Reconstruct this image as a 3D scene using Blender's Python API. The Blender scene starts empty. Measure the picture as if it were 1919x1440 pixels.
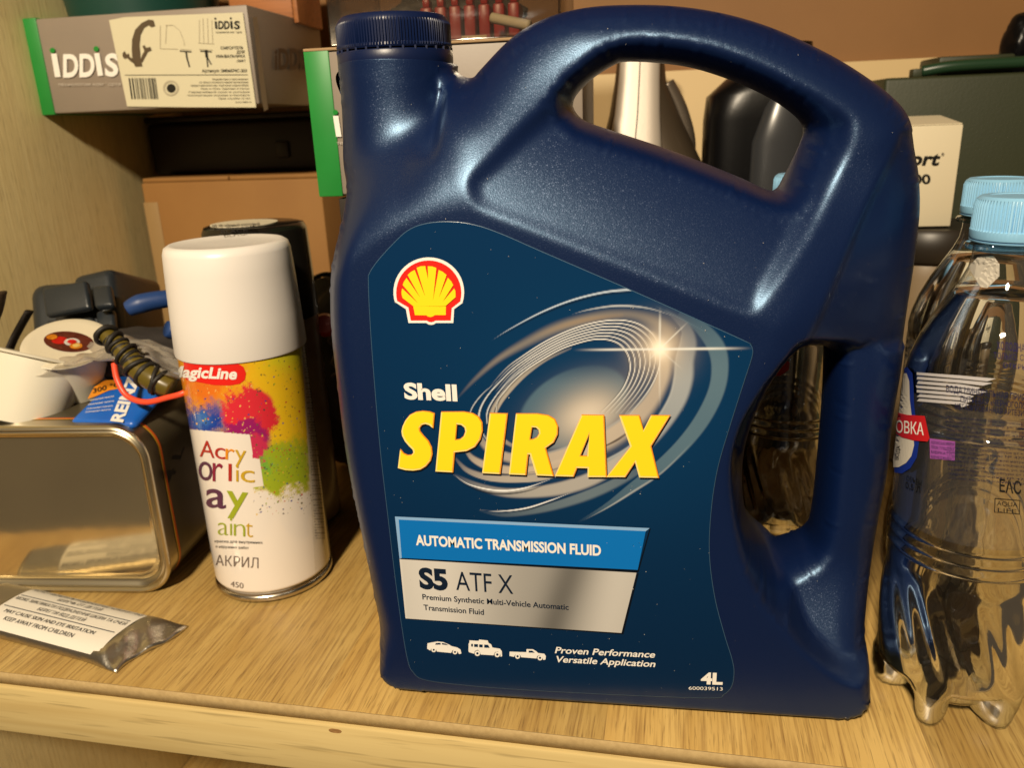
import bpy, bmesh, math, random
import numpy as np
from mathutils import Vector, Matrix, noise
from mathutils.geometry import delaunay_2d_cdt
random.seed(4); np.random.seed(4)
S = bpy.context.scene
COL = S.collection

# ------------------------------------------------------------------ camera
FPX, CX, CY = 1500.0, 959.5, 720.0              # focal length and centre in photo pixels (1919 wide)
_dn = np.array([185.0, 4580.0, FPX]); _dn /= np.linalg.norm(_dn)
_vx = -10060.0; _vy = -(185.0*_vx + FPX*FPX)/4580.0
_mx = np.array([_vx, _vy, FPX]); _mx /= np.linalg.norm(_mx)
_X = -_mx; _U = -_dn; _Y = np.cross(_U, _X)
RC = np.array([_X, _Y, _U])                     # camera (right, down, forward) -> world
CAM = np.array([0.0, 0.0, 0.26])
cam_d = bpy.data.cameras.new('camera'); cam = bpy.data.objects.new('camera', cam_d); COL.objects.link(cam)
M = Matrix.Identity(4)
for i in range(3):
    M[i][0] = RC[i][0]; M[i][1] = -RC[i][1]; M[i][2] = -RC[i][2]; M[i][3] = CAM[i]
cam.matrix_world = M
cam_d.sensor_width = 36; cam_d.lens = 36*FPX/1919; cam_d.clip_start = .01; cam_d.clip_end = 20
cam_d.dof.use_dof = True; cam_d.dof.focus_distance = .345; cam_d.dof.aperture_fstop = 13
S.camera = cam
def at(px, py, Y):
    d = RC @ np.array([px-CX, py-CY, FPX]); t = (Y-CAM[1])/d[1]; return CAM + t*d
def px_of(P):
    q = (np.asarray(P)-CAM) @ RC
    return CX+FPX*q[..., 0]/q[..., 2], CY+FPX*q[..., 1]/q[..., 2]

# ------------------------------------------------------------------ light
W = bpy.data.worlds.new('World'); S.world = W; W.use_nodes = True
bgn = W.node_tree.nodes['Background']; bgn.inputs[0].default_value = (.62, .44, .26, 1); bgn.inputs[1].default_value = .125
ld = bpy.data.lights.new('ceiling_lamp', 'AREA'); ld.shape = 'DISK'; ld.size = .11; ld.energy = 29; ld.color = (1, .83, .60)
lamp = bpy.data.objects.new('ceiling_lamp', ld); COL.objects.link(lamp)
lamp.location = (-.22, -.66, .97)
lamp.rotation_euler = (Vector((0, .35, .12))-lamp.location).to_track_quat('-Z', 'Y').to_euler()
S.view_settings.view_transform = 'Standard'; S.view_settings.look = 'None'
S.view_settings.exposure = 0; S.view_settings.gamma = 1
S.cycles.max_bounces = 24; S.cycles.transparent_max_bounces = 48; S.cycles.transmission_bounces = 22
S.cycles.glossy_bounces = 6; S.cycles.sample_clamp_indirect = 4; S.cycles.caustics_reflective = False; S.cycles.caustics_refractive = False

# ------------------------------------------------------------------ materials
def mat(name, col, rough=.5, metal=0, spec=.5, bump=None, noise_c=None, coat=0, sheen=0):
    """bump=(scale, strength, distance); noise_c=(scale, colour2, stretch xyz)"""
    m = bpy.data.materials.new(name); m.use_nodes = True; nt = m.node_tree; b = nt.nodes['Principled BSDF']
    b.inputs['Base Color'].default_value = (*col, 1); b.inputs['Roughness'].default_value = rough
    b.inputs['Metallic'].default_value = metal; b.inputs['Specular IOR Level'].default_value = spec
    b.inputs['Coat Weight'].default_value = coat
    tc = nt.nodes.new('ShaderNodeTexCoord')
    if bump:
        n = nt.nodes.new('ShaderNodeTexNoise'); n.inputs['Scale'].default_value = bump[0]; n.inputs['Detail'].default_value = 3
        nt.links.new(tc.outputs['Object'], n.inputs['Vector'])
        bp = nt.nodes.new('ShaderNodeBump'); bp.inputs['Strength'].default_value = bump[1]; bp.inputs['Distance'].default_value = bump[2]
        nt.links.new(n.outputs[0], bp.inputs['Height']); nt.links.new(bp.outputs[0], b.inputs['Normal'])
    if noise_c:
        mp = nt.nodes.new('ShaderNodeMapping'); mp.inputs['Scale'].default_value = noise_c[2] if len(noise_c) > 2 else (1, 1, 1)
        nt.links.new(tc.outputs['Object'], mp.inputs[0])
        n = nt.nodes.new('ShaderNodeTexNoise'); n.inputs['Scale'].default_value = noise_c[0]; n.inputs['Detail'].default_value = 6
        nt.links.new(mp.outputs[0], n.inputs['Vector'])
        mx = nt.nodes.new('ShaderNodeMix'); mx.data_type = 'RGBA'
        rr = nt.nodes.new('ShaderNodeMapRange'); rr.inputs[1].default_value = .3; rr.inputs[2].default_value = .7
        nt.links.new(n.outputs[0], rr.inputs[0]); nt.links.new(rr.outputs[0], mx.inputs[0])
        mx.inputs[6].default_value = (*col, 1); mx.inputs[7].default_value = (*noise_c[1], 1)
        nt.links.new(mx.outputs[2], b.inputs['Base Color'])
    return m
def attr_mat(name, rough=.4, spec=.5, metal=0, coat=0):
    m = mat(name, (1, 1, 1), rough, metal, spec, coat=coat); nt = m.node_tree
    a = nt.nodes.new('ShaderNodeAttribute'); a.attribute_name = 'print'
    nt.links.new(a.outputs['Color'], nt.nodes['Principled BSDF'].inputs['Base Color'])
    return m
def film_mat(name, clear=(.93, .95, .94), edge=(.25, .28, .27), rough=.04, gloss=.9, bump=None, f0=.09, f1=.8):
    """thin clear plastic: lets light straight through, darker and shinier where it is seen edge-on"""
    m = bpy.data.materials.new(name); m.use_nodes = True; nt = m.node_tree; nt.nodes.clear()
    out = nt.nodes.new('ShaderNodeOutputMaterial'); t = nt.nodes.new('ShaderNodeBsdfTransparent'); g = nt.nodes.new('ShaderNodeBsdfGlossy')
    g.inputs['Roughness'].default_value = rough; g.inputs['Color'].default_value = (gloss, gloss, gloss, 1)
    lw = nt.nodes.new('ShaderNodeLayerWeight'); lw.inputs[0].default_value = .35
    mx = nt.nodes.new('ShaderNodeMix'); mx.data_type = 'RGBA'; mx.inputs[6].default_value = (*clear, 1); mx.inputs[7].default_value = (*edge, 1)
    pw = nt.nodes.new('ShaderNodeMath'); pw.operation = 'POWER'; pw.inputs[1].default_value = 2.2
    nt.links.new(lw.outputs['Facing'], pw.inputs[0]); nt.links.new(pw.outputs[0], mx.inputs[0]); nt.links.new(mx.outputs[2], t.inputs[0])
    lw2 = nt.nodes.new('ShaderNodeLayerWeight'); lw2.inputs[0].default_value = .5; p5 = nt.nodes.new('ShaderNodeMath'); p5.operation = 'POWER'; p5.inputs[1].default_value = 4.0; nt.links.new(lw2.outputs['Facing'], p5.inputs[0])
    fr = nt.nodes.new('ShaderNodeMath'); fr.operation = 'MULTIPLY_ADD'; fr.inputs[1].default_value = f1; fr.inputs[2].default_value = f0; nt.links.new(p5.outputs[0], fr.inputs[0])
    ms = nt.nodes.new('ShaderNodeMixShader'); nt.links.new(fr.outputs[0], ms.inputs[0]); nt.links.new(t.outputs[0], ms.inputs[1]); nt.links.new(g.outputs[0], ms.inputs[2])
    nt.links.new(ms.outputs[0], out.inputs[0])
    if bump:
        tc = nt.nodes.new('ShaderNodeTexCoord'); n = nt.nodes.new('ShaderNodeTexNoise'); n.inputs['Scale'].default_value = bump[0]
        nt.links.new(tc.outputs['Object'], n.inputs['Vector'])
        bp = nt.nodes.new('ShaderNodeBump'); bp.inputs['Strength'].default_value = bump[1]; bp.inputs['Distance'].default_value = bump[2]
        nt.links.new(n.outputs[0], bp.inputs['Height']); nt.links.new(bp.outputs[0], g.inputs['Normal']); nt.links.new(bp.outputs[0], lw2.inputs['Normal'])
    return m

def wood_mat(name, c1, c2, c3, axis='Y', scale=1.0, rough=.45, planks=0.0, wav=.6):
    """streaky grain along one axis; planks = width of the printed strips"""
    m = bpy.data.materials.new(name); m.use_nodes = True; nt = m.node_tree; b = nt.nodes['Principled BSDF']
    N = nt.nodes.new; L = nt.links.new
    tc = N('ShaderNodeTexCoord'); 
    def st(lo, hi): return {'X': (lo, hi, hi), 'Y': (hi, lo, hi), 'Z': (hi, hi, lo)}[axis]
    src = tc.outputs['Object']
    if planks:
        sx = N('ShaderNodeSeparateXYZ'); L(src, sx.inputs[0])
        dv = N('ShaderNodeMath'); dv.operation = 'DIVIDE'; dv.inputs[1].default_value = planks; L(sx.outputs[0], dv.inputs[0])
        ad = N('ShaderNodeMath'); ad.operation = 'ADD'; ad.inputs[1].default_value = .42; L(dv.outputs[0], ad.inputs[0])
        fl = N('ShaderNodeMath'); fl.operation = 'FLOOR'; L(ad.outputs[0], fl.inputs[0])
        wn = N('ShaderNodeTexWhiteNoise'); wn.noise_dimensions = '1D'; L(fl.outputs[0], wn.inputs[1])
        off = N('ShaderNodeVectorMath'); off.operation = 'MULTIPLY_ADD'; off.inputs[1].default_value = (0, 1.7, 0)
        L(wn.outputs[1], off.inputs[0]); L(src, off.inputs[2]); src = off.outputs[0]
    def nz(lo, hi, sc, det=5, dist=0):
        mp = N('ShaderNodeMapping'); mp.inputs['Scale'].default_value = st(lo, hi); L(src, mp.inputs[0])
        n = N('ShaderNodeTexNoise'); n.inputs['Scale'].default_value = sc*scale; n.inputs['Detail'].default_value = det
        n.inputs['Distortion'].default_value = dist; L(mp.outputs[0], n.inputs['Vector']); return n.outputs[0]
    broad = nz(.12, 1, 22, 4, wav); fine = nz(.035, 1, 330, 4); pores = nz(.05, 1, 700, 2)
    def ramp(s, a, z):
        r = N('ShaderNodeMapRange'); r.inputs[1].default_value = a; r.inputs[2].default_value = z; L(s, r.inputs[0]); return r.outputs[0]
    def mixc(f, a, bb):
        x = N('ShaderNodeMix'); x.data_type = 'RGBA'; L(f, x.inputs[0])
        for k, v in ((6, a), (7, bb)):
            if isinstance(v, tuple): x.inputs[k].default_value = (*v, 1)
            else: L(v, x.inputs[k])
        return x.outputs[2]
    c = mixc(ramp(broad, .34, .68), c1, c2)
    f2 = N('ShaderNodeMath'); f2.operation = 'MULTIPLY'; f2.inputs[1].default_value = .75; L(ramp(fine, .45, .72), f2.inputs[0])
    c = mixc(f2.outputs[0], c, c3)
    f3 = N('ShaderNodeMath'); f3.operation = 'MULTIPLY'; f3.inputs[1].default_value = .45; L(ramp(pores, .58, .68), f3.inputs[0])
    c = mixc(f3.outputs[0], c, tuple(v*.45 for v in c3))
    if planks:
        h = N('ShaderNodeHueSaturation'); r = N('ShaderNodeMapRange'); r.inputs[3].default_value = .80; r.inputs[4].default_value = 1.14
        L(wn.outputs[0], r.inputs[0]); L(r.outputs[0], h.inputs['Value']); L(c, h.inputs['Color']); c = h.outputs[0]
    L(c, b.inputs['Base Color']); b.inputs['Roughness'].default_value = rough
    bp = N('ShaderNodeBump'); bp.inputs['Strength'].default_value = .35; bp.inputs['Distance'].default_value = .0004
    L(fine, bp.inputs['Height']); L(bp.outputs[0], b.inputs['Normal'])
    return m

# ------------------------------------------------------------------ object helpers
def link(name, me, parent=None, m=None, smooth=True):
    o = bpy.data.objects.new(name, me); COL.objects.link(o)
    if parent is not None: o.parent = parent
    if m is not None: me.materials.append(m)
    if smooth and len(me.polygons): me.polygons.foreach_set('use_smooth', [True]*len(me.polygons))
    return o
def mesh(name, v, f, m=None, parent=None, smooth=True):
    me = bpy.data.meshes.new(name); me.from_pydata([tuple(map(float, p)) for p in v], [], [tuple(map(int, q)) for q in f]); me.update()
    return link(name, me, parent, m, smooth)
def thing(name, label, cat, loc=(0, 0, 0), rz=0, group=None, rot=None):
    o = bpy.data.objects.new(name, None); COL.objects.link(o); o.location = loc
    o.rotation_euler = rot if rot else (0, 0, rz); o.empty_display_size = .02
    o['label'] = label; o['category'] = cat
    if group: o['group'] = group
    return o
def tag(o, label, cat, group=None):
    o['label'] = label; o['category'] = cat
    if group: o['group'] = group
    return o
def autosmooth(o, ang=35):
    me = o.data; bm = bmesh.new(); bm.from_mesh(me)
    for e in bm.edges:
        if len(e.link_faces) == 2 and e.calc_face_angle(0) > math.radians(ang): e.smooth = False
    bm.to_mesh(me); bm.free(); return o
def box(name, x, y, z, m, parent=None, bev=.001, seg=2, rot=None):
    """box from ranges x=(a,b) y=(a,b) z=(a,b), bevelled"""
    bm = bmesh.new(); bmesh.ops.create_cube(bm, size=1)
    for v in bm.verts:
        v.co = Vector(((x[0]+x[1])/2+v.co.x*(x[1]-x[0]), (y[0]+y[1])/2+v.co.y*(y[1]-y[0]), (z[0]+z[1])/2+v.co.z*(z[1]-z[0])))
    if bev: bmesh.ops.bevel(bm, geom=bm.edges[:], offset=bev, segments=seg, affect='EDGES', profile=.5)
    me = bpy.data.meshes.new(name); bm.to_mesh(me); bm.free()
    return autosmooth(link(name, me, parent, m))
def lathe(name, prof, m, parent=None, seg=64, c=(0, 0), mod=None, close=True, sharp=40):
    """prof [(r, z)...]; mod(r, z, ang) -> (r, z)"""
    v = []; f = []; n = len(prof)
    for (r, z) in prof:
        for k in range(seg):
            a = 2*math.pi*k/seg; rr, zz = mod(r, z, a) if mod else (r, z)
            v.append((c[0]+rr*math.cos(a), c[1]+rr*math.sin(a), zz))
    for i in range(n-1):
        for k in range(seg):
            a = i*seg+k; b = i*seg+(k+1) % seg; f.append((a, b, b+seg, a+seg))
    if close:
        if prof[0][0] > 1e-6: f.append(tuple(reversed(range(seg))))
        if prof[-1][0] > 1e-6: f.append(tuple((n-1)*seg+k for k in range(seg)))
    o = mesh(name, v, f, m, parent)
    return autosmooth(o, sharp)
def tube(name, pts, r, m, parent=None, seg=10, res=8, cyc=False, flat=1.0):
    """smooth tube through points (Catmull-Rom), r number or list"""
    P = [Vector(p) for p in pts]; n = len(P); rs = r if isinstance(r, (list, tuple)) else [r]*n
    Q = []; R = []
    rng = n if cyc else n-1
    for i in range(rng):
        p0 = P[(i-1) % n] if (cyc or i > 0) else P[0]; p1 = P[i]; p2 = P[(i+1) % n]; p3 = P[(i+2) % n] if (cyc or i+2 < n) else P[-1]
        for k in range(res):
            t = k/res
            Q.append(.5*((2*p1)+(p2-p0)*t+(2*p0-5*p1+4*p2-p3)*t*t+(3*p1-p0-3*p2+p3)*t**3)); R.append(rs[i]*(1-t)+rs[(i+1) % n]*t)
    if not cyc: Q.append(P[-1]); R.append(rs[-1])
    v = []; f = []; nq = len(Q); up = Vector((0, 0, 1)); prev = None
    for i, q in enumerate(Q):
        d = (Q[(i+1) % nq]-Q[i-1]) if (cyc or 0 < i < nq-1) else (Q[1]-Q[0] if i == 0 else Q[-1]-Q[-2])
        d.normalize()
        a = (prev - d*prev.dot(d)) if prev is not None else (up-d*up.dot(d))
        if a.length < 1e-4: a = Vector((1, 0, 0))-d*d.x
        a.normalize(); prev = a; b = d.cross(a)
        for k in range(seg):
            w = 2*math.pi*k/seg; v.append(q+(a*math.cos(w)*flat+b*math.sin(w))*R[i])
    for i in range(nq if cyc else nq-1):
        for k in range(seg):
            a = i*seg+k; b = i*seg+(k+1) % seg; c = ((i+1) % nq)*seg+(k+1) % seg; d = ((i+1) % nq)*seg+k; f.append((a, b, c, d))
    if not cyc: f.append(tuple(reversed(range(seg)))); f.append(tuple((nq-1)*seg+k for k in range(seg)))
    return mesh(name, v, f, m, parent)
def spline(pts, closed=True, step=.0012):
    P = [np.array(p, float) for p in pts]; n = len(P); out = []
    for i in range(n if closed else n-1):
        p0 = P[(i-1) % n] if (closed or i) else P[0]; p1 = P[i]; p2 = P[(i+1) % n]; p3 = P[(i+2) % n] if (closed or i+2 < n) else P[-1]
        k = max(1, int(np.linalg.norm(p2-p1)/step))
        for j in range(k):
            t = j/k; out.append(.5*((2*p1)+(p2-p0)*t+(2*p0-5*p1+4*p2-p3)*t*t+(3*p1-p0-3*p2+p3)*t**3))
    if not closed: out.append(P[-1])
    return np.array(out)
def seg_dist(P, poly, closed=True):
    """distance of points P (n,2) to polyline"""
    A = poly; B = np.roll(poly, -1, 0)
    if not closed: A, B = poly[:-1], poly[1:]
    best = np.full(len(P), 1e9)
    for a, b in zip(A, B):
        d = b-a; L = d@d
        if L < 1e-18: continue
        t = np.clip(((P-a)@d)/L, 0, 1); q = P-(a+t[:, None]*d); best = np.minimum(best, (q*q).sum(1))
    return np.sqrt(best)
def inside(P, poly):
    x, y = P[:, 0], P[:, 1]; c = np.zeros(len(P), bool); n = len(poly)
    for i in range(n):
        x1, y1 = poly[i]; x2, y2 = poly[i-1]
        if y1 == y2: continue
        k = ((y1 > y) != (y2 > y)) & (x < (x2-x1)*(y-y1)/(y2-y1)+x1); c ^= k
    return c
def sm(x): x = np.clip(x, 0, 1); return x*x*(3-2*x)

# flat print -----------------------------------------------------------------
_tc = {}
def text_geo(s, bold=0.0, italic=0.0):
    """2-D outline mesh of a line of text at size 1: verts (n,2), faces, width, cap height"""
    key = (s, bold, italic)
    if key not in _tc:
        cu = bpy.data.curves.new('t', 'FONT'); cu.body = s; cu.size = 1; cu.resolution_u = 4; cu.offset = bold
        o = bpy.data.objects.new('t', cu); COL.objects.link(o)
        me = o.to_mesh(); v = np.array([(p.co.x, p.co.y) for p in me.vertices]); f = [tuple(q.vertices) for q in me.polygons]
        o.to_mesh_clear(); bpy.data.objects.remove(o); bpy.data.curves.remove(cu)
        v[:, 0] -= v[:, 0].min(); _tc[key] = (v, f)
    v, f = _tc[key]; v = v.copy(); w = v[:, 0].max(); v[:, 0] += italic*v[:, 1]
    return v, f, w, .73
def join_geo(gs):
    V = []; F = []
    for v, f in gs:
        k = len(V); V += [tuple(p) for p in v]; F += [tuple(i+k for i in q) for q in f]
    return V, F
def refine(v, f, maxlen, fn):
    """cut 2-D print mesh fine enough to bend, then map every vertex with fn"""
    bm = bmesh.new(); vs = [bm.verts.new((p[0], p[1], 0)) for p in v]
    for q in f:
        try: bm.faces.new([vs[i] for i in q])
        except ValueError: pass
    for _ in range(6):
        long = [e for e in bm.edges if e.calc_length() > maxlen]
        if not long: break
        bmesh.ops.subdivide_edges(bm, edges=long, cuts=1); bmesh.ops.triangulate(bm, faces=[q for q in bm.faces if len(q.verts) > 4])
    bm.verts.index_update(); V = [fn(q.co.x, q.co.y) for q in bm.verts]; F = [tuple(x.index for x in q.verts) for q in bm.faces]
    bm.free(); return V, F
def poly_faces(outer, holes=()):
    """triangulate outline with holes (2-D lists)"""
    pts = [Vector(p) for p in outer]; ed = [(i, (i+1) % len(outer)) for i in range(len(outer))]
    for h in holes:
        k = len(pts); pts += [Vector(p) for p in h]; ed += [(k+i, k+(i+1) % len(h)) for i in range(len(h))]
    r = delaunay_2d_cdt(pts, ed, [], 0, 1e-9)
    V = np.array([tuple(p) for p in r[0]]); F = []
    for q in r[2]:
        c = V[list(q)].mean(0)[None]
        if inside(c, np.array(outer, float))[0] and not any(inside(c, np.array(h, float))[0] for h in holes): F.append(tuple(q))
    return V, F

# ------------------------------------------------------------------ setting
RS = math.radians(-3.1)                          # the shelf stands a little askew to the jug
def shelf_pt(x, y): return (x*math.cos(RS)-y*math.sin(RS), x*math.sin(RS)+y*math.cos(RS))
SHO = (-.1178, .2935)                           # a point on the front edge
m_board = wood_mat('oak_laminate', (.46, .285, .082), (.60, .41, .142), (.24, .130, .038), 'Y', 1.9, .40, planks=.068, wav=.3)
m_side = wood_mat('pale_laminate', (.82, .68, .34), (.88, .74, .39), (.74, .59, .28), 'Z', 1.6, .55, wav=.05)
m_pine = wood_mat('planed_pine', (.58, .44, .185), (.62, .48, .215), (.50, .36, .14), 'X', .55, .6)
m_fibre = mat('board_core', (.46, .33, .15), .8, noise_c=(420, (.38, .265, .115)), bump=(2200, .3, .0002))
m_hard = mat('brown_hardboard', (.21, .098, .027), .7, noise_c=(8, (.25, .12, .036)), bump=(700, .25, .0003))
m_pale = mat('pale_back_panel', (.62, .46, .23), .6, noise_c=(6, (.56, .41, .2)))
def sbox(name, x, y, z, m, bev=.0005, parent=None):
    o = box(name, x, y, z, m, parent, bev)
    if parent is None:
        o.location = (SHO[0], SHO[1], 0); o.rotation_euler = (0, 0, RS); o['kind'] = 'structure'
    return o
sh = sbox('shelf_board', (-.36, .55), (.0, .47), (-.0068, 0), m_board, .0003)
# ragged raw front edge of the board
ev = []; ef = []; n = 260
for i in range(n+1):
    x = -.36+.91*i/n; j = noise.noise(Vector((x*90, 0, 0)))*.0006+noise.noise(Vector((x*400, 3, 0)))*.0003
    ev += [(x, -.0010, -.0069), (x, -.0010+j*.15, -.00015), (x, -.0004+abs(j)*.5, .00006), (x, .0006, -.0068)]
for i in range(n):
    for k in range(4): a = i*4+k; b = i*4+(k+1) % 4; ef.append((a, b, b+4, a+4))
edge = mesh('board_edge', ev, ef, m_fibre); edge.parent = sh
bat = sbox('front_batten', (-.36, .55), (-.003, .02), (-.0365, -.0072), m_pine, .0012)
# knot in the batten
m_knot = mat('pine_knot', (.22, .11, .035), .7, noise_c=(200, (.34, .18, .06)))
kp = at(632, 1362, .2925)
kn = lathe('knot', [(0.0001, .0), (.0022, .0002), (.0042, .0001), (.0046, -.001)], m_knot, seg=18, mod=lambda r, z, a: (r*(1+.25*math.cos(2*a)), z))
kn.parent = bat; kn.rotation_euler = (math.pi/2, 0, 0); kn.location = (-.019, -.0031, -.0100); kn.scale = (.62, .36, .5)
left = sbox('left_side_panel', (-.37, -.3375), (.004, .50), (-.62, .80), m_side)
left.data.transform(Matrix.Translation((0, 0, 0)))
back = sbox('back_wall', (-.40, .70), (.455, .475), (-.62, .80), m_hard)
bp_ = sbox('back_panel', (-.336, .60), (.449, .4545), (.0005, .296), m_pale)
ups = sbox('upper_shelf', (-.3370, .55), (.06, .452), (.640, .656), m_board)
lows = sbox('lower_shelf', (-.3370, .55), (.02, .452), (-.36, -.34), m_board)

# ------------------------------------------------------------------ THE JUG
YF, YC = .3045, .3550; T0 = YC-YF               # front face, mid plane
def J(pts, Y): return np.array([[at(x, y, Y)[0], at(x, y, Y)[2]] for x, y in pts])
YS = .341
outl = [ # (px, py, depth at which that silhouette lies)
 (640,118,YC),(644,200,YC),(650,300,YC),(655,352,YC-.004),(652,405,.350),(641,440,.345),(633,475,YS),(630,520,YS),(632,600,YS),(643,700,YS),(655,800,YS),(668,900,YS-.003),(681,1000,YS-.008),(693,1090,YS-.012),(706,1180,YS-.016),
 (713,1240,.320),(722,1270,.316),(745,1288,.312),(800,1299,.310),(900,1309,.310),(1000,1317,.310),(1150,1327,.310),(1300,1336,.310),(1450,1343,.310),(1540,1346,.310),(1590,1343,.311),(1618,1328,.315),(1631,1300,.320),
 (1642,1200,YS-.014),(1652,1100,YS-.008),(1664,1000,YS-.004),(1677,900,YS),(1688,800,YS),(1700,700,YS+.003),(1712,600,.345),(1722,500,.348),(1727,400,.351),(1722,330,.353),(1712,280,.354),(1698,220,YC),(1665,178,YC),(1600,130,YC),(1530,90,YC),(1440,50,YC),(1350,24,YC),(1260,11,YC),(1170,9,YC),(1100,14,YC),(1040,28,YC),(990,50,YC),(950,80,YC),(905,128,YC),(890,144,YC),(872,144,YC),(856,134,YC),(848,118,YC)]
OUT = []
P0 = np.array([J([(x, y)], Y)[0] for x, y, Y in outl])
P0[:, 1] = np.maximum(P0[:, 1], 0.0)
P0[18:26, 1] = 0.0
P0[0] = (-.1236, .2848); P0[-1] = (-.0778, .2848)
OUT = spline(P0, True, .0011); OUT[:, 1] = np.maximum(OUT[:, 1], 0)
for sg in (-1, 1):                              # rounded bottom corners
    sel = (OUT[:, 1] > .018) & (OUT[:, 1] < .024) & (OUT[:, 0]*sg > 0); xe = np.abs(OUT[sel, 0]).mean(); rc = .017
    low_ = (OUT[:, 1] < rc) & (OUT[:, 0]*sg > xe-rc)
    xa = np.minimum(OUT[low_, 0]*sg, xe); bot_ = OUT[low_, 1] <= 1e-6
    za = np.where(True, np.maximum(OUT[low_, 1], rc-np.sqrt(np.maximum(rc*rc-np.clip(xa-(xe-rc), 0, rc)**2, 0))), 0)
    OUT[low_, 0] = xa*sg; OUT[low_, 1] = za
_k = np.r_[True, np.linalg.norm(np.diff(OUT, axis=0), axis=1) > 1e-5]; OUT = OUT[_k]
# a straight lip at the neck top instead of the spline overshoot
H1 = spline(J([(1074,205),(1072,190),(1082,172),(1110,145),(1150,120),(1172,114),(1230,116),(1300,126),(1380,152),(1450,185),(1500,222),(1510,245),(1503,270),(1475,335),(1462,358),(1440,357),(1380,330),(1260,283),(1150,246),(1095,226)], YC-.005), True, .0011)
H2 = spline(J([(1490,655),(1512,645),(1545,648),(1551,665),(1548,760),(1540,860),(1530,960),(1519,1008),(1495,1024),(1455,1040),(1440,1036),(1418,1006),(1398,960),(1391,900),(1397,830),(1420,760),(1452,700)], YC-.004), True, .0011)
SLOPE = J([(905,402),(1392,592)], YF)            # crease under the pocket
def JY(pts): return np.array([[at(x, y, Y)[0], at(x, y, Y)[2]] for x, y, Y in pts])
B = spline(J([(560,640),(640,520),(715,452),(785,415),(850,398),(905,400),(1060,462),(1392,592),(1435,640),(1375,760),(1340,900),(1350,1000),(1390,1090),(1450,1180),(1540,1240),(1700,1275),(1760,1450),(560,1400)], YF+.004), True, .003)
YA = YC-.024
RIDGE = spline(JY([(872,352,YF+.004),(878,325,YF+.006),(905,300,YF+.012),(970,240,YA),(1030,180,YA),(1087,128,YA),(1120,95,YA),(1165,70,YA),(1230,64,YA),(1320,76,YA),(1400,104,YA),(1500,154,YA),(1575,196,YA),(1603,222,YA),(1606,250,YA),(1590,296,YA),(1535,410,YA+-.006),(1480,505,YF+.010),(1440,565,YF+.004),(1420,588,YF+.002),(1392,592,YF),(1300,556,YF),(1150,497,YF),(1000,439,YF),(905,402,YF),(880,378,YF+.002)]), True, .002)
GRIP = spline(J([(1480,660),(1500,644),(1545,648),(1640,668),(1760,692),(1800,1000),(1800,1290),(1640,1272),(1580,1262),(1530,1230),(1478,1180),(1430,1110),(1392,1040),(1372,960),(1368,880),(1385,800),(1425,730)], YF+.006), True, .002)
FACET = J([(1718,250),(1640,380),(1560,520),(1490,648),(1560,650),(1640,668),(1800,700),(1800,250)], YF+.012)
WEDGE = J([(1395,960),(1460,1040),(1500,1032),(1560,1040),(1500,1090),(1465,1165),(1430,1110)], YF+.02)
def roll(d, R, p=2.0): u = 1-np.clip(d/R, 0, 1); return np.maximum(1-u**p, 0)**.5
def smax(a, b, k): h = np.clip(.5+.5*(a-b)/k, 0, 1); return b*(1-h)+a*h+k*h*(1-h)
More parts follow.
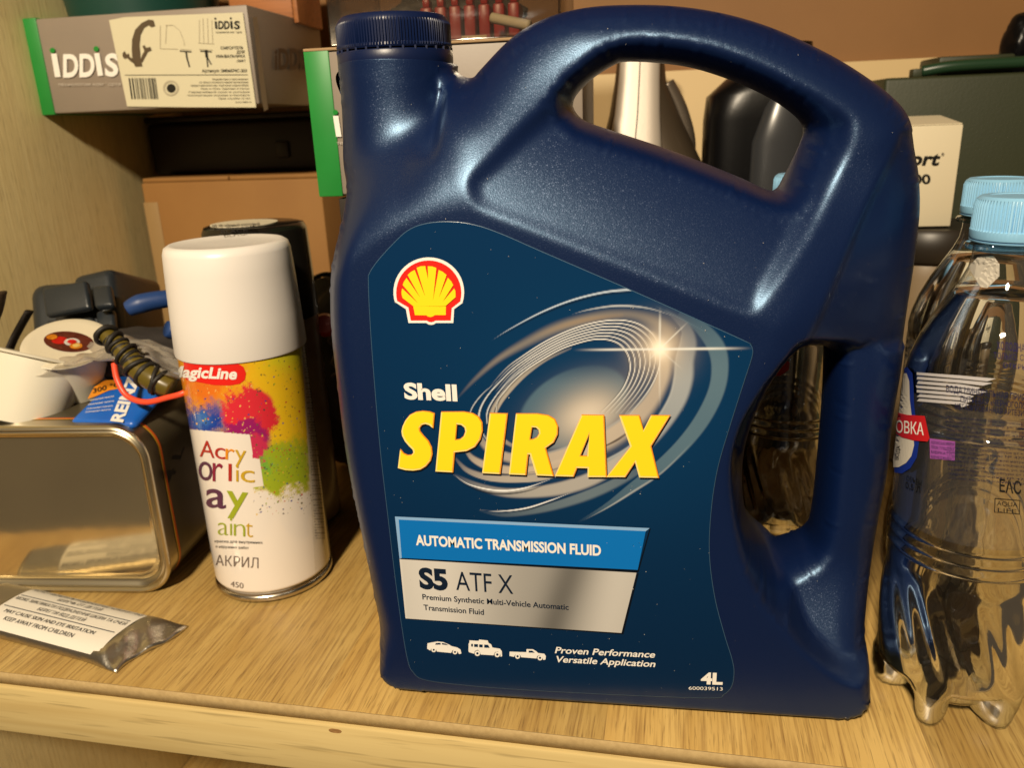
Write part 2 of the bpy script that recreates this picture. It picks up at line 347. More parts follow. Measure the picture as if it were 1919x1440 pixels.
def jug_height(P):
    do = seg_dist(P, OUT); d1 = seg_dist(P, H1); d2 = seg_dist(P, H2); zz = P[:, 1]; xx = P[:, 0]
    inB = inside(P, B); dB = seg_dist(P, B); sB = np.where(inB, 0, dB)
    lf = sm((xx+.062)/-.03)
    hs = T0-(T0-.0245)*sm(sB/(.070-.026*lf))**.9
    # facet right of the strut
    inF = inside(P, FACET)
    a2, b2 = J([(1718,250),(1490,648)], YF+.012); e2 = (b2-a2)/np.linalg.norm(b2-a2); n2 = np.array([-e2[1], e2[0]]); s2 = np.abs((P-a2)@n2)
    hs = hs-np.where(inF, sm(s2/.003), 0)*(.0016+.26*s2)
    # pocket round the handle opening: leaning face below it, steep walls elsewhere, crisp ridge at its border
    a, b = SLOPE; d = (b-a)/np.linalg.norm(b-a); nrm = np.array([-d[1], d[0]]); s = np.maximum((P-a)@nrm, 0)
    hp = (T0-.0003)-.36*s-5.2*s*s
    inR = inside(P, RIDGE); dR = np.where(inR, seg_dist(P, RIDGE), 0)
    wall = hs-np.where(dR < .0035, dR*dR/.0035*.5*1.15, (dR-.00175)*1.15)
    kk = .0010+.0040*np.clip(s/.012, 0, 1); tin_ = smax(np.minimum(hp, hs), wall, kk)-kk*.06; tin_ = np.minimum(tin_, hs)
    t = np.where(inR, np.maximum(tin_, .010), hs)
    # recessed grip, rising again into the foot of the jug
    inG = inside(P, GRIP); dG = np.where(inG, seg_dist(P, GRIP), 0)
    hg = .0190+.0235*sm((.072-zz)/.064)**1.15
    top = sm((zz-.100)/.03); low = sm((.055-zz)/.02)
    wid = .0095*(1-top)*(1-low)+.0028*top+.0032*low
    wedge = inside(P, WEDGE); dW = seg_dist(P, WEDGE); hg = hg-np.where(wedge, np.minimum(dW, .007)*.9, 0)*low
    t = np.where(inG, t*(1-sm(dG/wid))+np.minimum(t, hg)*sm(dG/wid), t)
    body = sm((.245-zz)/.03)
    Ro = .0050+.0150*sm((zz-.004)/.035)+.006*(1-body)
    t = t*roll(do, Ro, 2.3)*roll(d1, .0065, 2.0)*roll(d2, .0070, 2.0)
    # neck cylinder
    xn = -.1000; rn = .0244; u = np.clip(1-((xx-xn)/rn)**2, 0, 1); cyl = rn*np.sqrt(u)*sm((zz-.195)/.05)
    k = .0065; h = np.clip(.5+.5*(cyl-t)/k, 0, 1); t2 = t*(1-h)+cyl*h+k*h*(1-h)*np.clip(np.minimum(cyl, t)/.004, 0, 1)
    wn = sm((zz-.245)/.03)*sm((xn+rn+.002-xx)/.007)
    t = t2*(1-wn)+cyl*wn
    edge = np.minimum(np.minimum(do, d1), d2)
    return np.where(edge < 2e-5, 0, t)
def build_jug_shell():
    pts = []; edges = []
    for lp in (OUT, H1, H2):
        k = len(pts); pts += [tuple(p) for p in lp]; edges += [(k+i, k+(i+1) % len(lp)) for i in range(len(lp))]
    loops = [OUT, H1, H2]
    extra = []
    for lp, sgn in ((OUT, 1), (H1, -1), (H2, -1)):
        area = .5*np.sum(lp[:, 0]*np.roll(lp[:, 1], -1)-np.roll(lp[:, 0], -1)*lp[:, 1])
        t = np.roll(lp, -1, 0)-np.roll(lp, 1, 0); t /= np.linalg.norm(t, axis=1)[:, None]+1e-12
        nrm = np.stack([-t[:, 1], t[:, 0]], 1)*(1 if area > 0 else -1)*sgn
        for d in (.00008, .0003, .0007, .0013, .0021, .0031, .0043, .0056, .007):
            q = lp+nrm*d
            dm = np.minimum.reduce([seg_dist(q, l) for l in loops])
            extra.append(q[dm > d*.97])
    xs = np.arange(OUT[:, 0].min(), OUT[:, 0].max(), .0012); zs = np.arange(0, OUT[:, 1].max(), .0012)
    gx, gz = np.meshgrid(xs, zs); gx[1::2] += .0006
    g = np.stack([gx.ravel(), gz.ravel()], 1)
    ok = inside(g, OUT) & ~inside(g, H1) & ~inside(g, H2); g = g[ok]
    dm = np.minimum.reduce([seg_dist(g, l) for l in loops]); g = g[dm > .0080]
    extra.append(g)
    allp = [Vector(p) for p in pts]+[Vector(p) for p in np.concatenate(extra)]
    r = delaunay_2d_cdt(allp, edges, [], 0, 1e-7)
    V = np.array([tuple(p) for p in r[0]]); F = np.array([q for q in r[2] if len(q) == 3])
    c = V[F].mean(1); ok = inside(c, OUT) & ~inside(c, H1) & ~inside(c, H2); F = F[ok]
    t = jug_height(V)
    bound = t <= 0
    # gentle relaxation of the height field away from the rims
    ed = np.concatenate([F[:, [0, 1]], F[:, [1, 2]], F[:, [2, 0]]]); ed = np.concatenate([ed, ed[:, ::-1]])
    dm = np.minimum.reduce([seg_dist(V, l) for l in loops]); free = dm > .002
    for _ in range(2):
        acc = np.bincount(ed[:, 0], t[ed[:, 1]], len(V)); cnt = np.maximum(np.bincount(ed[:, 0], minlength=len(V)), 1)
        t = np.where(free, .4*t+.6*acc/cnt, t)
    n = len(V); idx_back = np.arange(n)+n; idx_back[bound] = np.arange(n)[bound]
    front = np.stack([V[:, 0], YC-t, V[:, 1]], 1); backv = np.stack([V[:, 0], YC+t, V[:, 1]], 1)
    Fb = idx_back[F][:, ::-1]
    allv = np.concatenate([front, backv]); allf = np.concatenate([F, Fb])
    used = np.unique(allf); remap = -np.ones(len(allv), int); remap[used] = np.arange(len(used))
    return allv[used], remap[allf], (V, F, t)
m_jug = mat('pearl_blue_plastic', (.0018, .0082, .047), .355, 0, .88, bump=(1700, .24, .00025))
nt = m_jug.node_tree; pb = nt.nodes['Principled BSDF']; pb.inputs['Specular Tint'].default_value = (.42, .68, 1.0, 1)
# pearl flakes: tiny cells whose tilt varies
vo = nt.nodes.new('ShaderNodeTexVoronoi'); vo.inputs['Scale'].default_value = 3000
tcj = [q for q in nt.nodes if q.type == 'TEX_COORD'][0]; nt.links.new(tcj.outputs['Object'], vo.inputs['Vector'])
geo = nt.nodes.new('ShaderNodeNewGeometry')
sb = nt.nodes.new('ShaderNodeVectorMath'); sb.operation = 'SUBTRACT'; sb.inputs[1].default_value = (.5, .5, .5); nt.links.new(vo.outputs['Color'], sb.inputs[0])
sc_ = nt.nodes.new('ShaderNodeVectorMath'); sc_.operation = 'SCALE'; sc_.inputs['Scale'].default_value = .42; nt.links.new(sb.outputs[0], sc_.inputs[0])
ad_ = nt.nodes.new('ShaderNodeVectorMath'); ad_.operation = 'ADD'; nt.links.new(geo.outputs['Normal'], ad_.inputs[0]); nt.links.new(sc_.outputs[0], ad_.inputs[1])
nm = nt.nodes.new('ShaderNodeVectorMath'); nm.operation = 'NORMALIZE'; nt.links.new(ad_.outputs[0], nm.inputs[0])
gl = nt.nodes.new('ShaderNodeBsdfGlossy'); gl.inputs['Roughness'].default_value = .34; gl.inputs['Color'].default_value = (.52, .66, 1.0, 1); nt.links.new(nm.outputs[0], gl.inputs['Normal'])
msh = nt.nodes.new('ShaderNodeMixShader'); msh.inputs[0].default_value = .012
outn = [q for q in nt.nodes if q.type == 'OUTPUT_MATERIAL'][0]
nt.links.new(pb.outputs[0], msh.inputs[1]); nt.links.new(gl.outputs[0], msh.inputs[2]); nt.links.new(msh.outputs[0], outn.inputs[0])

jug = thing('oil_jug', 'large dark blue plastic oil jug with handle, standing in the middle of the shelf', 'oil jug', (-.005, YC, 0))
jv, jf, (JV2, JF2, JT2) = build_jug_shell()
off = np.array([-.005, YC, 0])
def jobj(name, v, f, m, parent=None, smooth=True):
    return mesh(name, np.asarray(v)-off, f, m, parent if parent is not None else jug, smooth)
me = bpy.data.meshes.new('body'); nv = len(jv)
me.from_pydata((jv-off).tolist(), [], jf.tolist()); me.update()
body = link('body', me, jug, m_jug)
# cap with ribs and tamper band
m_cap = mat('blue_cap_plastic', (.0025, .009, .045), .36, 0, .4, bump=(900, .1, .0002))
CAPC = (-.1000+.005, 0.0)
def ribs(r, z, a): return (r+(.00035*(1 if (int(a/(2*math.pi)*240) % 2) else -1) if .2917 < z < .3005 else 0), z)
cap = lathe('cap', [(r*.915, z) for r, z in [(.0258, .2905), (.0262, .2912), (.0262, .2922), (.0258, .2924), (.0258, .2932), (.0258, .3), (.0254, .3010), (.0248, .3022), (.0236, .3033), (.0226, .3036), (.0120, .3036), (.0116, .3032), (.0001, .3032)]], m_cap, jug, 480, CAPC, ribs, sharp=25)
ring = lathe('tamper_ring', [(r*.915, z) for r, z in [(.0252, .2842), (.0264, .2846), (.0266, .2855), (.0266, .2893), (.0262, .2898), (.0250, .2899)]], m_cap, jug, 96, CAPC)
for k in range(30):
    a = 2*math.pi*k/30+.1; b_ = box('bridge', (CAPC[0]+.0239*math.cos(a)-.0004, CAPC[0]+.0239*math.cos(a)+.0004), (.0239*math.sin(a)-.0004, .0239*math.sin(a)+.0004), (.2893, .2908), m_cap, ring, 0)

# --- label: printed film, following the body's front face
LAB = spline(J([(690,530),(692,512),(708,488),(735,458),(765,431),(800,418),(845,415),(890,421),(940,438),(1020,473),(1200,551),(1390,636),(1406,645),(1411,656),(1409,672),(1395,715),(1368,800),(1345,880),(1333,960),(1330,1040),(1340,1120),(1358,1190),(1372,1235),(1376,1262),(1371,1288),(1356,1303),(1336,1309),(1200,1305),(1000,1295),(880,1286),(800,1276),(775,1262),(762,1230),(745,1120),(728,980),(712,840),(700,700),(693,600)], YF-.0004), True, .001)
LOFF = -.0005
def front_y(P):
    """front surface depth of the jug at (x, z) points"""
    return YC-jug_height(P)
def label_art(px, py):
    """the printed artwork, linear RGB, as a function of position on the label (photo-pixel units)"""
    n = len(px); P = np.stack([px, py], 1)
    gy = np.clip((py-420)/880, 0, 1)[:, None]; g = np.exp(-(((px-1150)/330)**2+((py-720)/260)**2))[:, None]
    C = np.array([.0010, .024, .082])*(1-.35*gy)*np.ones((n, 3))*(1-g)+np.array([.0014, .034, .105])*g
    def over(C, col, a): a = np.clip(a, 0, 1)[:, None]; return C*(1-a)+np.array(col)*a
    K = 2.629
    def stroke(C, pts, col, soft=.5, edge=None):
        """band along a path; pts (X, Y, half width, alpha) ; edge = (side, colour) gives one crisp brighter rim"""
        A = np.array([(690+x/K, 500+y/K, w/K, a) for x, y, w, a in pts], float)
        Q = []
        for i in range(len(A)-1):
            p0 = A[max(i-1, 0)]; p1 = A[i]; p2 = A[i+1]; p3 = A[min(i+2, len(A)-1)]
            for j in range(6):
                t = j/6; Q.append(.5*((2*p1)+(p2-p0)*t+(2*p0-5*p1+4*p2-p3)*t*t+(3*p1-p0-3*p2+p3)*t**3))
        Q.append(A[-1]); Q = np.array(Q); mw = Q[:, 2].max()+1
        k = np.nonzero((px > Q[:, 0].min()-mw) & (px < Q[:, 0].max()+mw) & (py > Q[:, 1].min()-mw) & (py < Q[:, 1].max()+mw))[0]
        if not len(k): return C
        p = P[k]; best = np.full(len(k), 1e9); w = np.zeros(len(k)); al = np.zeros(len(k)); side = np.zeros(len(k))
        for a, b in zip(Q[:-1], Q[1:]):
            d = b[:2]-a[:2]; L = d@d
            if L < 1e-9: continue
            t = np.clip(((p-a[:2])@d)/L, 0, 1); v = p-(a[:2]+t[:, None]*d); e = (v*v).sum(1); m = e < best
            best[m] = e[m]; w[m] = (a[2]+(b[2]-a[2])*t)[m]; al[m] = (a[3]+(b[3]-a[3])*t)[m]; side[m] = np.sign(d[0]*v[:, 1]-d[1]*v[:, 0])[m]
        dd = np.sqrt(best); w = np.maximum(w, .15); sgn = dd*side/w
        if isinstance(soft, tuple): s = np.where(side > 0, soft[0], soft[1])
        else: s = soft
        a_ = np.zeros(n); a_[k] = al*sm((w-dd)/(w*s+.35)); C = over(C, col, a_)
        if edge:
            a_ = np.zeros(n); a_[k] = al*edge[2]*np.exp(-((sgn-edge[0])/.10)**2); C = over(C, edge[1], a_)
        return C
    silver = (.36, .39, .41); cream = (.50, .43, .35); white = (.84, .86, .88); steel = (.10, .20, .27); dark = (.004, .010, .020); brown = (.27, .20, .14)
    # eye disc and its glow
    def ell(cx, cy, a, b, th):
        th = math.radians(th); dx = px-cx; dy = -(py-cy); u = dx*math.cos(th)+dy*math.sin(th); v = -dx*math.sin(th)+dy*math.cos(th); return np.hypot(u/a, v/b)
    r = ell(690+1010/K, 500+690/K, 300/K, 185/K, 28); C = over(C, (.07, .15, .22), .75*sm((1.0-r)/.10)*sm((py-665)/60))
    r = ell(690+1080/K, 500+730/K, 250/K, 165/K, 24); C = over(C, cream, .98*np.exp(-(r*1.25)**2)); C = over(C, (.66, .60, .52), .6*np.exp(-(r*2.4)**2))
    # back glow around the line bundle
    C = stroke(C, [(430,660,6,0),(520,560,16,.35),(640,455,24,.6),(780,372,34,.6),(920,305,42,.7),(1060,262,42,.75),(1200,235,40,.6),(1330,240,40,.5),(1440,285,50,.5),(1500,360,60,.5),(1500,440,60,.3)], (.30, .26, .21), 1.0)
    C = stroke(C, [(800,350,14,.0),(960,290,20,.6),(1100,255,18,.7),(1250,238,16,.3)], brown, 1.0)
    # inner cream blade: right of the lines, then under the letters
    C = stroke(C, [(1400,330,20,.5),(1450,420,42,.85),(1462,510,42,.85),(1435,600,46,.8),(1380,690,52,.8),(1290,780,60,.85),(1170,860,62,.9),(1030,915,52,.9),(880,950,40,.85),(740,950,32,.8),(640,925,28,.75),(570,875,22,.6),(545,820,14,.3)], cream, (.35, .8), (.86, silver, .6))
    C = stroke(C, [(1300,800,8,.5),(1230,850,9,.9),(1150,890,5,.8),(1060,925,3,.4)], (.06, .045, .04), .7)
    C = stroke(C, [(470,885,4,.2),(520,945,18,.7),(610,985,26,.85),(720,1000,26,.9),(850,990,26,.9),(1000,945,24,.8),(1120,890,22,.6)], cream, (.3, .6))
    # blade D
    C = stroke(C, [(1470,215,8,.05),(1560,290,26,.25),(1580,370,46,.45),(1562,460,52,.7),(1556,550,54,.85),(1528,650,50,.85),(1465,755,46,.8),(1385,850,44,.8),(1280,935,44,.8),(1150,1000,40,.75)], silver, (.15, .45), (.9, (.5, .53, .54), .5))
    C = stroke(C, [(1320,900,30,.4),(1220,975,40,.8),(1100,1045,42,.85),(960,1090,40,.85),(800,1112,32,.8),(660,1110,26,.6),(530,1075,18,.35),(420,1020,8,0)], (.42, .40, .37), (.35, .5))
    C = stroke(C, [(430,940,6,.1),(490,1000,14,.5),(590,1034,20,.75),(720,1042,22,.85),(860,1030,24,.8),(1000,985,22,.7),(1120,930,18,.5)], (.46, .41, .35), (.2, .6), (.85, (.35, .37, .38), .5))
    C = stroke(C, [(420,1030,2,.1),(520,1092,5,.8),(640,1118,6,.9),(780,1105,5,.8),(900,1060,3,.4)], dark, .7)
    C = stroke(C, [(420,1020,2,.1),(500,1072,4,.8),(640,1102,6,.95),(770,1090,5,.9),(900,1045,2,.3)], white, .6)
    C = stroke(C, [(470,955,2,.1),(560,1010,5,.7),(680,1022,5,.7),(820,1010,4,.4)], dark, .7)
    # blade F and G
    C = stroke(C, [(1540,235,14,.15),(1640,300,36,.4),(1712,390,48,.6),(1733,490,47,.7),(1715,610,44,.7),(1650,745,42,.65),(1555,870,38,.65),(1435,985,33,.6),(1300,1085,24,.5),(1170,1180,14,.35),(1030,1260,5,0)], (.13, .22, .28), (.18, .25))
    C = stroke(C, [(1600,860,6,.0),(1450,1010,7,.55),(1300,1110,8,.75),(1180,1185,5,.7),(1060,1250,2,0)], (.36, .40, .42), .7)
    C = stroke(C, [(1400,965,12,.2),(1260,1045,26,.5),(1110,1115,30,.6),(950,1170,26,.55),(800,1205,20,.45),(660,1222,12,.25),(540,1200,4,0)], (.20, .26, .29), (.3, .6))
    C = stroke(C, [(1010,1120,2,.1),(900,1160,4,.8),(780,1197,5,.8),(640,1214,3,.3)], dark, .6)
    C = stroke(C, [(1010,1108,1.5,.1),(900,1150,4,.9),(780,1188,5,.95),(660,1203,4,.8),(550,1198,1.5,.1)], white, .6)
    # left bundle
    C = stroke(C, [(1000,400,6,.2),(880,452,12,.5),(780,520,16,.7),(700,595,20,.8),(640,670,22,.85),(612,740,22,.85),(630,815,18,.8),(690,870,12,.6),(780,905,8,.2)], (.42, .38, .32), (.6, .3))
    C = stroke(C, [(690,610,2,.1),(650,650,4,.8),(622,720,5,.8),(630,790,4,.5)], dark, .7)
    for pts in ([(900,400,2,.2),(760,468,3,.8),(660,555,4,.9),(585,640,5,.9),(548,720,6,.9),(556,800,5,.8),(600,870,4,.5)], [(640,560,2,.1),(560,630,4,.6),(510,700,4,.7),(500,760,3,.3)], [(860,445,2,.2),(740,520,3,.8),(650,610,4,.9),(592,700,5,.9),(585,770,4,.7)], [(820,470,2,.2),(720,560,3,.7),(640,660,4,.6),(632,740,3,.4)]):
        C = stroke(C, [(x+5, y+4, w*1.2, a*.8) for x, y, w, a in pts], dark, .8); C = stroke(C, pts, (.62, .66, .70), .6)
    # seven bright lines
    o_ = [(600,590),(680,500),(760,440),(860,375),(960,325),(1060,288),(1160,266),(1250,262),(1330,280),(1390,320),(1425,370),(1440,435),(1425,520),(1380,610),(1290,725)]
    i_ = [(650,650),(705,575),(780,508),(860,455),(950,405),(1030,376),(1110,357),(1180,358),(1235,378),(1270,415),(1288,460),(1288,520),(1260,590),(1215,650),(1150,715)]
    fade = [0, .35, .75, .95, 1, 1, 1, 1, 1, 1, 1, .95, .85, .6, .15]
    for k in range(7):
        u = k/6; L = [(a[0]*(1-u)+b[0]*u, a[1]*(1-u)+b[1]*u) for a, b in zip(o_, i_)]
        C = stroke(C, [(x-.5, y+7.0, 5.0, f*.75) for (x, y), f in zip(L, fade)][:9]+[(x-7.0, y+1, 5.0, f*.75) for (x, y), f in zip(L, fade)][9:], dark, .9)
        C = stroke(C, [(x, y, 4.4, f) for (x, y), f in zip(L, fade)], (.80, .80, .78) if k % 3 else (.86, .86, .84), .75)
    # outer hairlines
    C = stroke(C, [(610,368,2,0),(700,316,4,.6),(850,238,6,.7),(1000,178,8,.7),(1150,138,9,.6),(1290,124,9,.5)], dark, .9)
    C = stroke(C, [(610,362,1.5,0),(700,305,3.4,.7),(850,225,5,.95),(1000,165,6,.95),(1150,127,7,.9),(1270,113,8,.9),(1400,108,8,.8)], (.50, .60, .72), .6)
    C = stroke(C, [(1000,235,2,0),(1080,212,5,.6),(1200,193,7,.85),(1300,193,7,.8),(1400,208,5,.6),(1500,240,3,.1)], (.50, .54, .58), .7)
    C = stroke(C, [(1420,195,3,.2),(1550,260,4,.4),(1680,330,3,.2)], (.12, .22, .30), .8)
    # star
    sx, sy = 690+1436/K, 500+405/K; dx = px-sx; dy = py-sy; rr = np.hypot(dx, dy)
    C = over(C, (.60, .50, .38), .85*np.exp(-(rr/44)**2)); C = over(C, (.92, .84, .70), 1.2*np.exp(-(rr/17)**2))
    for ang, ln, w, al in ((0.6, 178, 2.0, .95), (180.5, 165, 1.8, .9), (89.5, 82, 1.5, .8), (270, 118, 1.3, .45), (44, 78, 1.3, .6), (225, 34, 1.2, .3), (318, 62, 1.3, .3)):
        c, s = math.cos(math.radians(ang)), -math.sin(math.radians(ang)); u = dx*c+dy*s; v = -dx*s+dy*c
        C = over(C, (.80, .82, .80), al*np.exp(-(v/w)**2)*(u > 0)*sm((ln-u)/(ln*.5)))
    return C
def build_label():
    h = .00042; xs = np.arange(LAB[:, 0].min()-h, LAB[:, 0].max()+h, h); zs = np.arange(LAB[:, 1].min()-h, LAB[:, 1].max()+h, h)
    nx, nz = len(xs), len(zs); gx, gz = np.meshgrid(xs, zs); g = np.stack([gx.ravel(), gz.ravel()], 1)
    ins = inside(g, LAB).reshape(nz, nx)
    cell = ins[:-1, :-1] | ins[1:, :-1] | ins[:-1, 1:] | ins[1:, 1:]
    use = np.zeros((nz, nx), bool); use[:-1, :-1] |= cell; use[1:, :-1] |= cell; use[:-1, 1:] |= cell; use[1:, 1:] |= cell
    outv = (use & ~ins).ravel(); q = g[outv]
    # pull the outer ring of vertices onto the outline
    best = np.full(len(q), 1e9); bp = q.copy(); A = LAB; Bq = np.roll(LAB, -1, 0)
    for a, b in zip(A, Bq):
        d = b-a; L = d@d
        if L < 1e-16: continue
        t = np.clip(((q-a)@d)/L, 0, 1); p = a+t[:, None]*d; e = ((q-p)**2).sum(1); k = e < best; best[k] = e[k]; bp[k] = p[k]
    g[outv] = bp
    idx = -np.ones(nz*nx, int); u = use.ravel(); idx[u] = np.arange(u.sum()); P = g[u]
    # label sits on the body; evaluate the body depth coarsely and interpolate
    cx_ = np.arange(xs[0]-.004, xs[-1]+.006, .003); cz_ = np.arange(zs[0]-.004, zs[-1]+.006, .003)
    GX, GZ = np.meshgrid(cx_, cz_); tt = jug_height(np.stack([GX.ravel(), GZ.ravel()], 1)).reshape(GX.shape)
    fx = (P[:, 0]-cx_[0])/.003; fz = (P[:, 1]-cz_[0])/.003; ix = np.floor(fx).astype(int); iz = np.floor(fz).astype(int); fx -= ix; fz -= iz
    t = tt[iz, ix]*(1-fx)*(1-fz)+tt[iz, ix+1]*fx*(1-fz)+tt[iz+1, ix]*(1-fx)*fz+tt[iz+1, ix+1]*fx*fz
    Y = YC-t+LOFF
    V = np.stack([P[:, 0], Y, P[:, 1]], 1)
    ii, jj = np.nonzero(cell); a = ii*nx+jj
    F = np.stack([idx[a], idx[a+1], idx[a+nx+1], idx[a+nx]], 1)
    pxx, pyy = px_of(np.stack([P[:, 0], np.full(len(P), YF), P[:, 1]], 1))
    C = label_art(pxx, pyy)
    me = bpy.data.meshes.new('label'); me.from_pydata((V-off).tolist(), [], F.tolist()); me.update()
    at_ = me.color_attributes.new('print', 'FLOAT_COLOR', 'POINT'); buf = np.ones((len(V), 4)); buf[:, :3] = C
    at_.data.foreach_set('color', buf.ravel())
    return me
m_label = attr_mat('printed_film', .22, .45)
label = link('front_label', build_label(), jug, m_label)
label['label'] = 'glossy blue film label with silver swirl and white star'
# print on the label ------------------------------------------------------------
m_ink = {}
def ink(name, col, rough=.3):
    if name not in m_ink: m_ink[name] = mat(name+'_ink', col, rough)
    return m_ink[name]
lz = [0]
def LP(pts, Y=YF): return [(at(x, y, Y)[0], at(x, y, Y)[2]) for x, y in pts]
def on_label(V2, lift):
    V2 = np.array([(p[0], p[1]) for p in V2]); t = jug_height(V2); return np.stack([V2[:, 0], YC-t+LOFF-lift, V2[:, 1]], 1)
def print_polys(name, polys, m, lift, parent=None):
    """polys: list of (outer, [holes]) in photo pixels"""
    gs = [poly_faces(LP(o), [LP(h) for h in hs]) for o, hs in polys]; V, F = join_geo(gs)
    V, F = refine(V, F, .03, lambda x, y: (x, y))
    return jobj(name, on_label(V, lift), F, m, parent or label, False)
def print_text(name, s, l, r, cap, m, lift, bold=0., italic=0., parent=None):
    """line of text from baseline point l to r (photo pixels), cap height in pixels"""
    v, f, w, ch = text_geo(s, bold, italic)
    a = np.array(LP([l])[0]); b = np.array(LP([r])[0]); top = np.array(LP([(l[0], l[1]-cap)])[0]); H = top[1]-a[1]
    wt = v[:, 0].max(); ex = (b-a)/wt; P = a+v[:, :1]*ex+np.stack([0*v[:, 1], v[:, 1]*H/ch], 1)
    return jobj(name, on_label(P, lift), f, m, parent or label, False)
def c1(pts): return [(620+x/4.5, 380+y/4.5) for x, y in pts]
def c3(pts): return [(700+x/3.131, 740+y/3.131) for x, y in pts]
def c4(pts): return [(700+x/2.741, 1150+y/2.741) for x, y in pts]
def arc(cx, cy, rx, ry, a0, a1, n=26): return [(cx+rx*math.cos(math.radians(a0+(a1-a0)*i/n)), cy-ry*math.sin(math.radians(a0+(a1-a0)*i/n))) for i in range(n+1)]
white_i = ink('white', (.80, .78, .74)); red_i = ink('red', (.72, .018, .012)); yel_i = ink('yellow', (.92, .66, .015)); dark_i = ink('navy', (.004, .012, .03)); or_i = ink('orange', (.72, .26, .015)); pale_i = ink('pale_yellow', (.88, .68, .22))
cyan_i = ink('sky_blue', (.002, .150, .50)); ltb_i = ink('light_blue', (.22, .40, .66)); grey_i = attr_mat('silver_grey_ink', .35)
EM = arc(829, 752, 298, 294, 200, -18)
wh = EM+[(1125,835),(1042,895),(1036,1012),(888,1012),(872,1024),(850,1028),(826,1024),(808,1012),(658,1012),(636,895),(545,835)]
rd = arc(829, 758, 274, 274, 196, -15)+[(1102,822),(1022,885),(1014,990),(884,990),(868,1000),(848,1004),(828,1000),(812,990),(678,990),(658,880),(562,824)]
emblem = print_polys('emblem', [(c1(wh), [])], white_i, .00012)
print_polys('emblem_field', [(c1(rd), [])], red_i, .00024, emblem)
ye = [(600,760),(604,722),(612,715),(700,792),(612,695),(622,662),(642,630),(712,700),(652,603),(680,578),(712,563),(740,640),(728,545),(762,532),(800,530),(815,640),(823,532),(860,532),(895,545),(880,640),(917,562),(952,578),(981,604),(910,720),(992,628),(1022,660),(1037,690),(960,770),(1045,718),(1056,742),(1057,790),(1048,800),(975,862),(972,944),(882,944),(862,958),(842,962),(822,956),(810,946),(714,945),(697,860),(612,800)]
# shell fan: base plus seven rays
fanb = [(612,800),(602,770),(612,740),(700,830),(760,860),(842,866),(920,858),(970,820),(1045,745),(1057,765),(1056,793),(975,862),(972,944),(882,944),(862,957),(842,961),(822,956),(810,946),(714,945),(697,860)]
rays = [[(602,772),(601,745),(606,718),(765,868),(700,868),(610,800)], [(611,690),(620,665),(643,630),(808,868),(760,868)], [(652,605),(680,580),(712,563),(833,868),(798,868)], [(728,545),(762,532),(801,530),(838,700),(838,868),(826,868)],
        [(822,532),(860,533),(895,546),(862,868),(834,868)], [(914,563),(948,578),(981,605),(892,868),(858,868)], [(992,628),(1020,658),(1037,690),(925,868),(884,868)], [(1045,718),(1056,742),(1057,792),(975,864),(915,870)]]
base_ = [(612,800),(700,850),(760,835),(842,850),(920,838),(975,862),(972,944),(882,944),(862,957),(842,961),(822,956),(810,946),(714,945),(697,860)]
print_polys('emblem_fan', [(c1(base_), [])], yel_i, .00036, emblem)
for i, q in enumerate(rays): print_polys('emblem_ray', [(c1(q), [])], yel_i, .00036+.00003*(i+1), emblem)
# big word
Lt = {'S': ([(160,318),(147,425),(190,437),(235,440),(275,434),(308,414),(334,382),(344,345),(340,305),(322,268),(294,238),(272,210),(270,190),(284,172),(306,166),(330,173),(350,190),(357,107),(330,97),(292,93),(252,98),(216,116),(190,148),(174,182),(168,208),(172,236),(188,268),(212,296),(234,318),(238,336),(226,350),(202,352),(178,341)], []),
 'P': ([(400,98),(530,97),(582,106),(616,126),(636,160),(638,208),(625,258),(595,300),(548,325),(475,333),(465,450),(367,445)], [[(490,168),(518,172),(538,188),(543,212),(533,240),(512,258),(482,262)]]),
 'I': ([(685,105),(785,108),(742,460),(640,455)], []),
 'R': ([(838,108),(960,108),(1025,118),(1062,140),(1080,180),(1078,228),(1055,275),(1008,308),(1055,472),(958,468),(920,345),(906,345),(893,466),(797,462)], [[(930,185),(956,187),(972,202),(975,224),(962,246),(940,258),(918,260)]]),
 'A': ([(1222,115),(1350,117),(1365,478),(1258,478),(1258,426),(1192,424),(1172,475),(1066,472)], [[(1270,215),(1256,356),(1212,356)]]),
 'X': ([(1443,118),(1557,118),(1582,208),(1628,118),(1737,118),(1625,298),(1670,482),(1560,480),(1535,388),(1475,478),(1368,478),(1508,300)], [])}
def grow(poly, d):
    p = np.array(poly, float); n = len(p); area = .5*np.sum(p[:, 0]*np.roll(p[:, 1], -1)-np.roll(p[:, 0], -1)*p[:, 1]); sg = 1 if area > 0 else -1; out = []
    for i in range(n):
        e1 = p[i]-p[i-1]; e2 = p[(i+1) % n]-p[i]; e1 /= np.linalg.norm(e1); e2 /= np.linalg.norm(e2)
        n1 = np.array([e1[1], -e1[0]])*sg; n2 = np.array([e2[1], -e2[0]])*sg; b = n1+n2; l = np.linalg.norm(b); b = b/l if l > .3 else n1; k = 1/max(.6, b@n1)
        out.append(tuple(p[i]+b*d*k))
    return out
m_sh = mat('print_shadow_ink', (.001, .004, .010), .3)
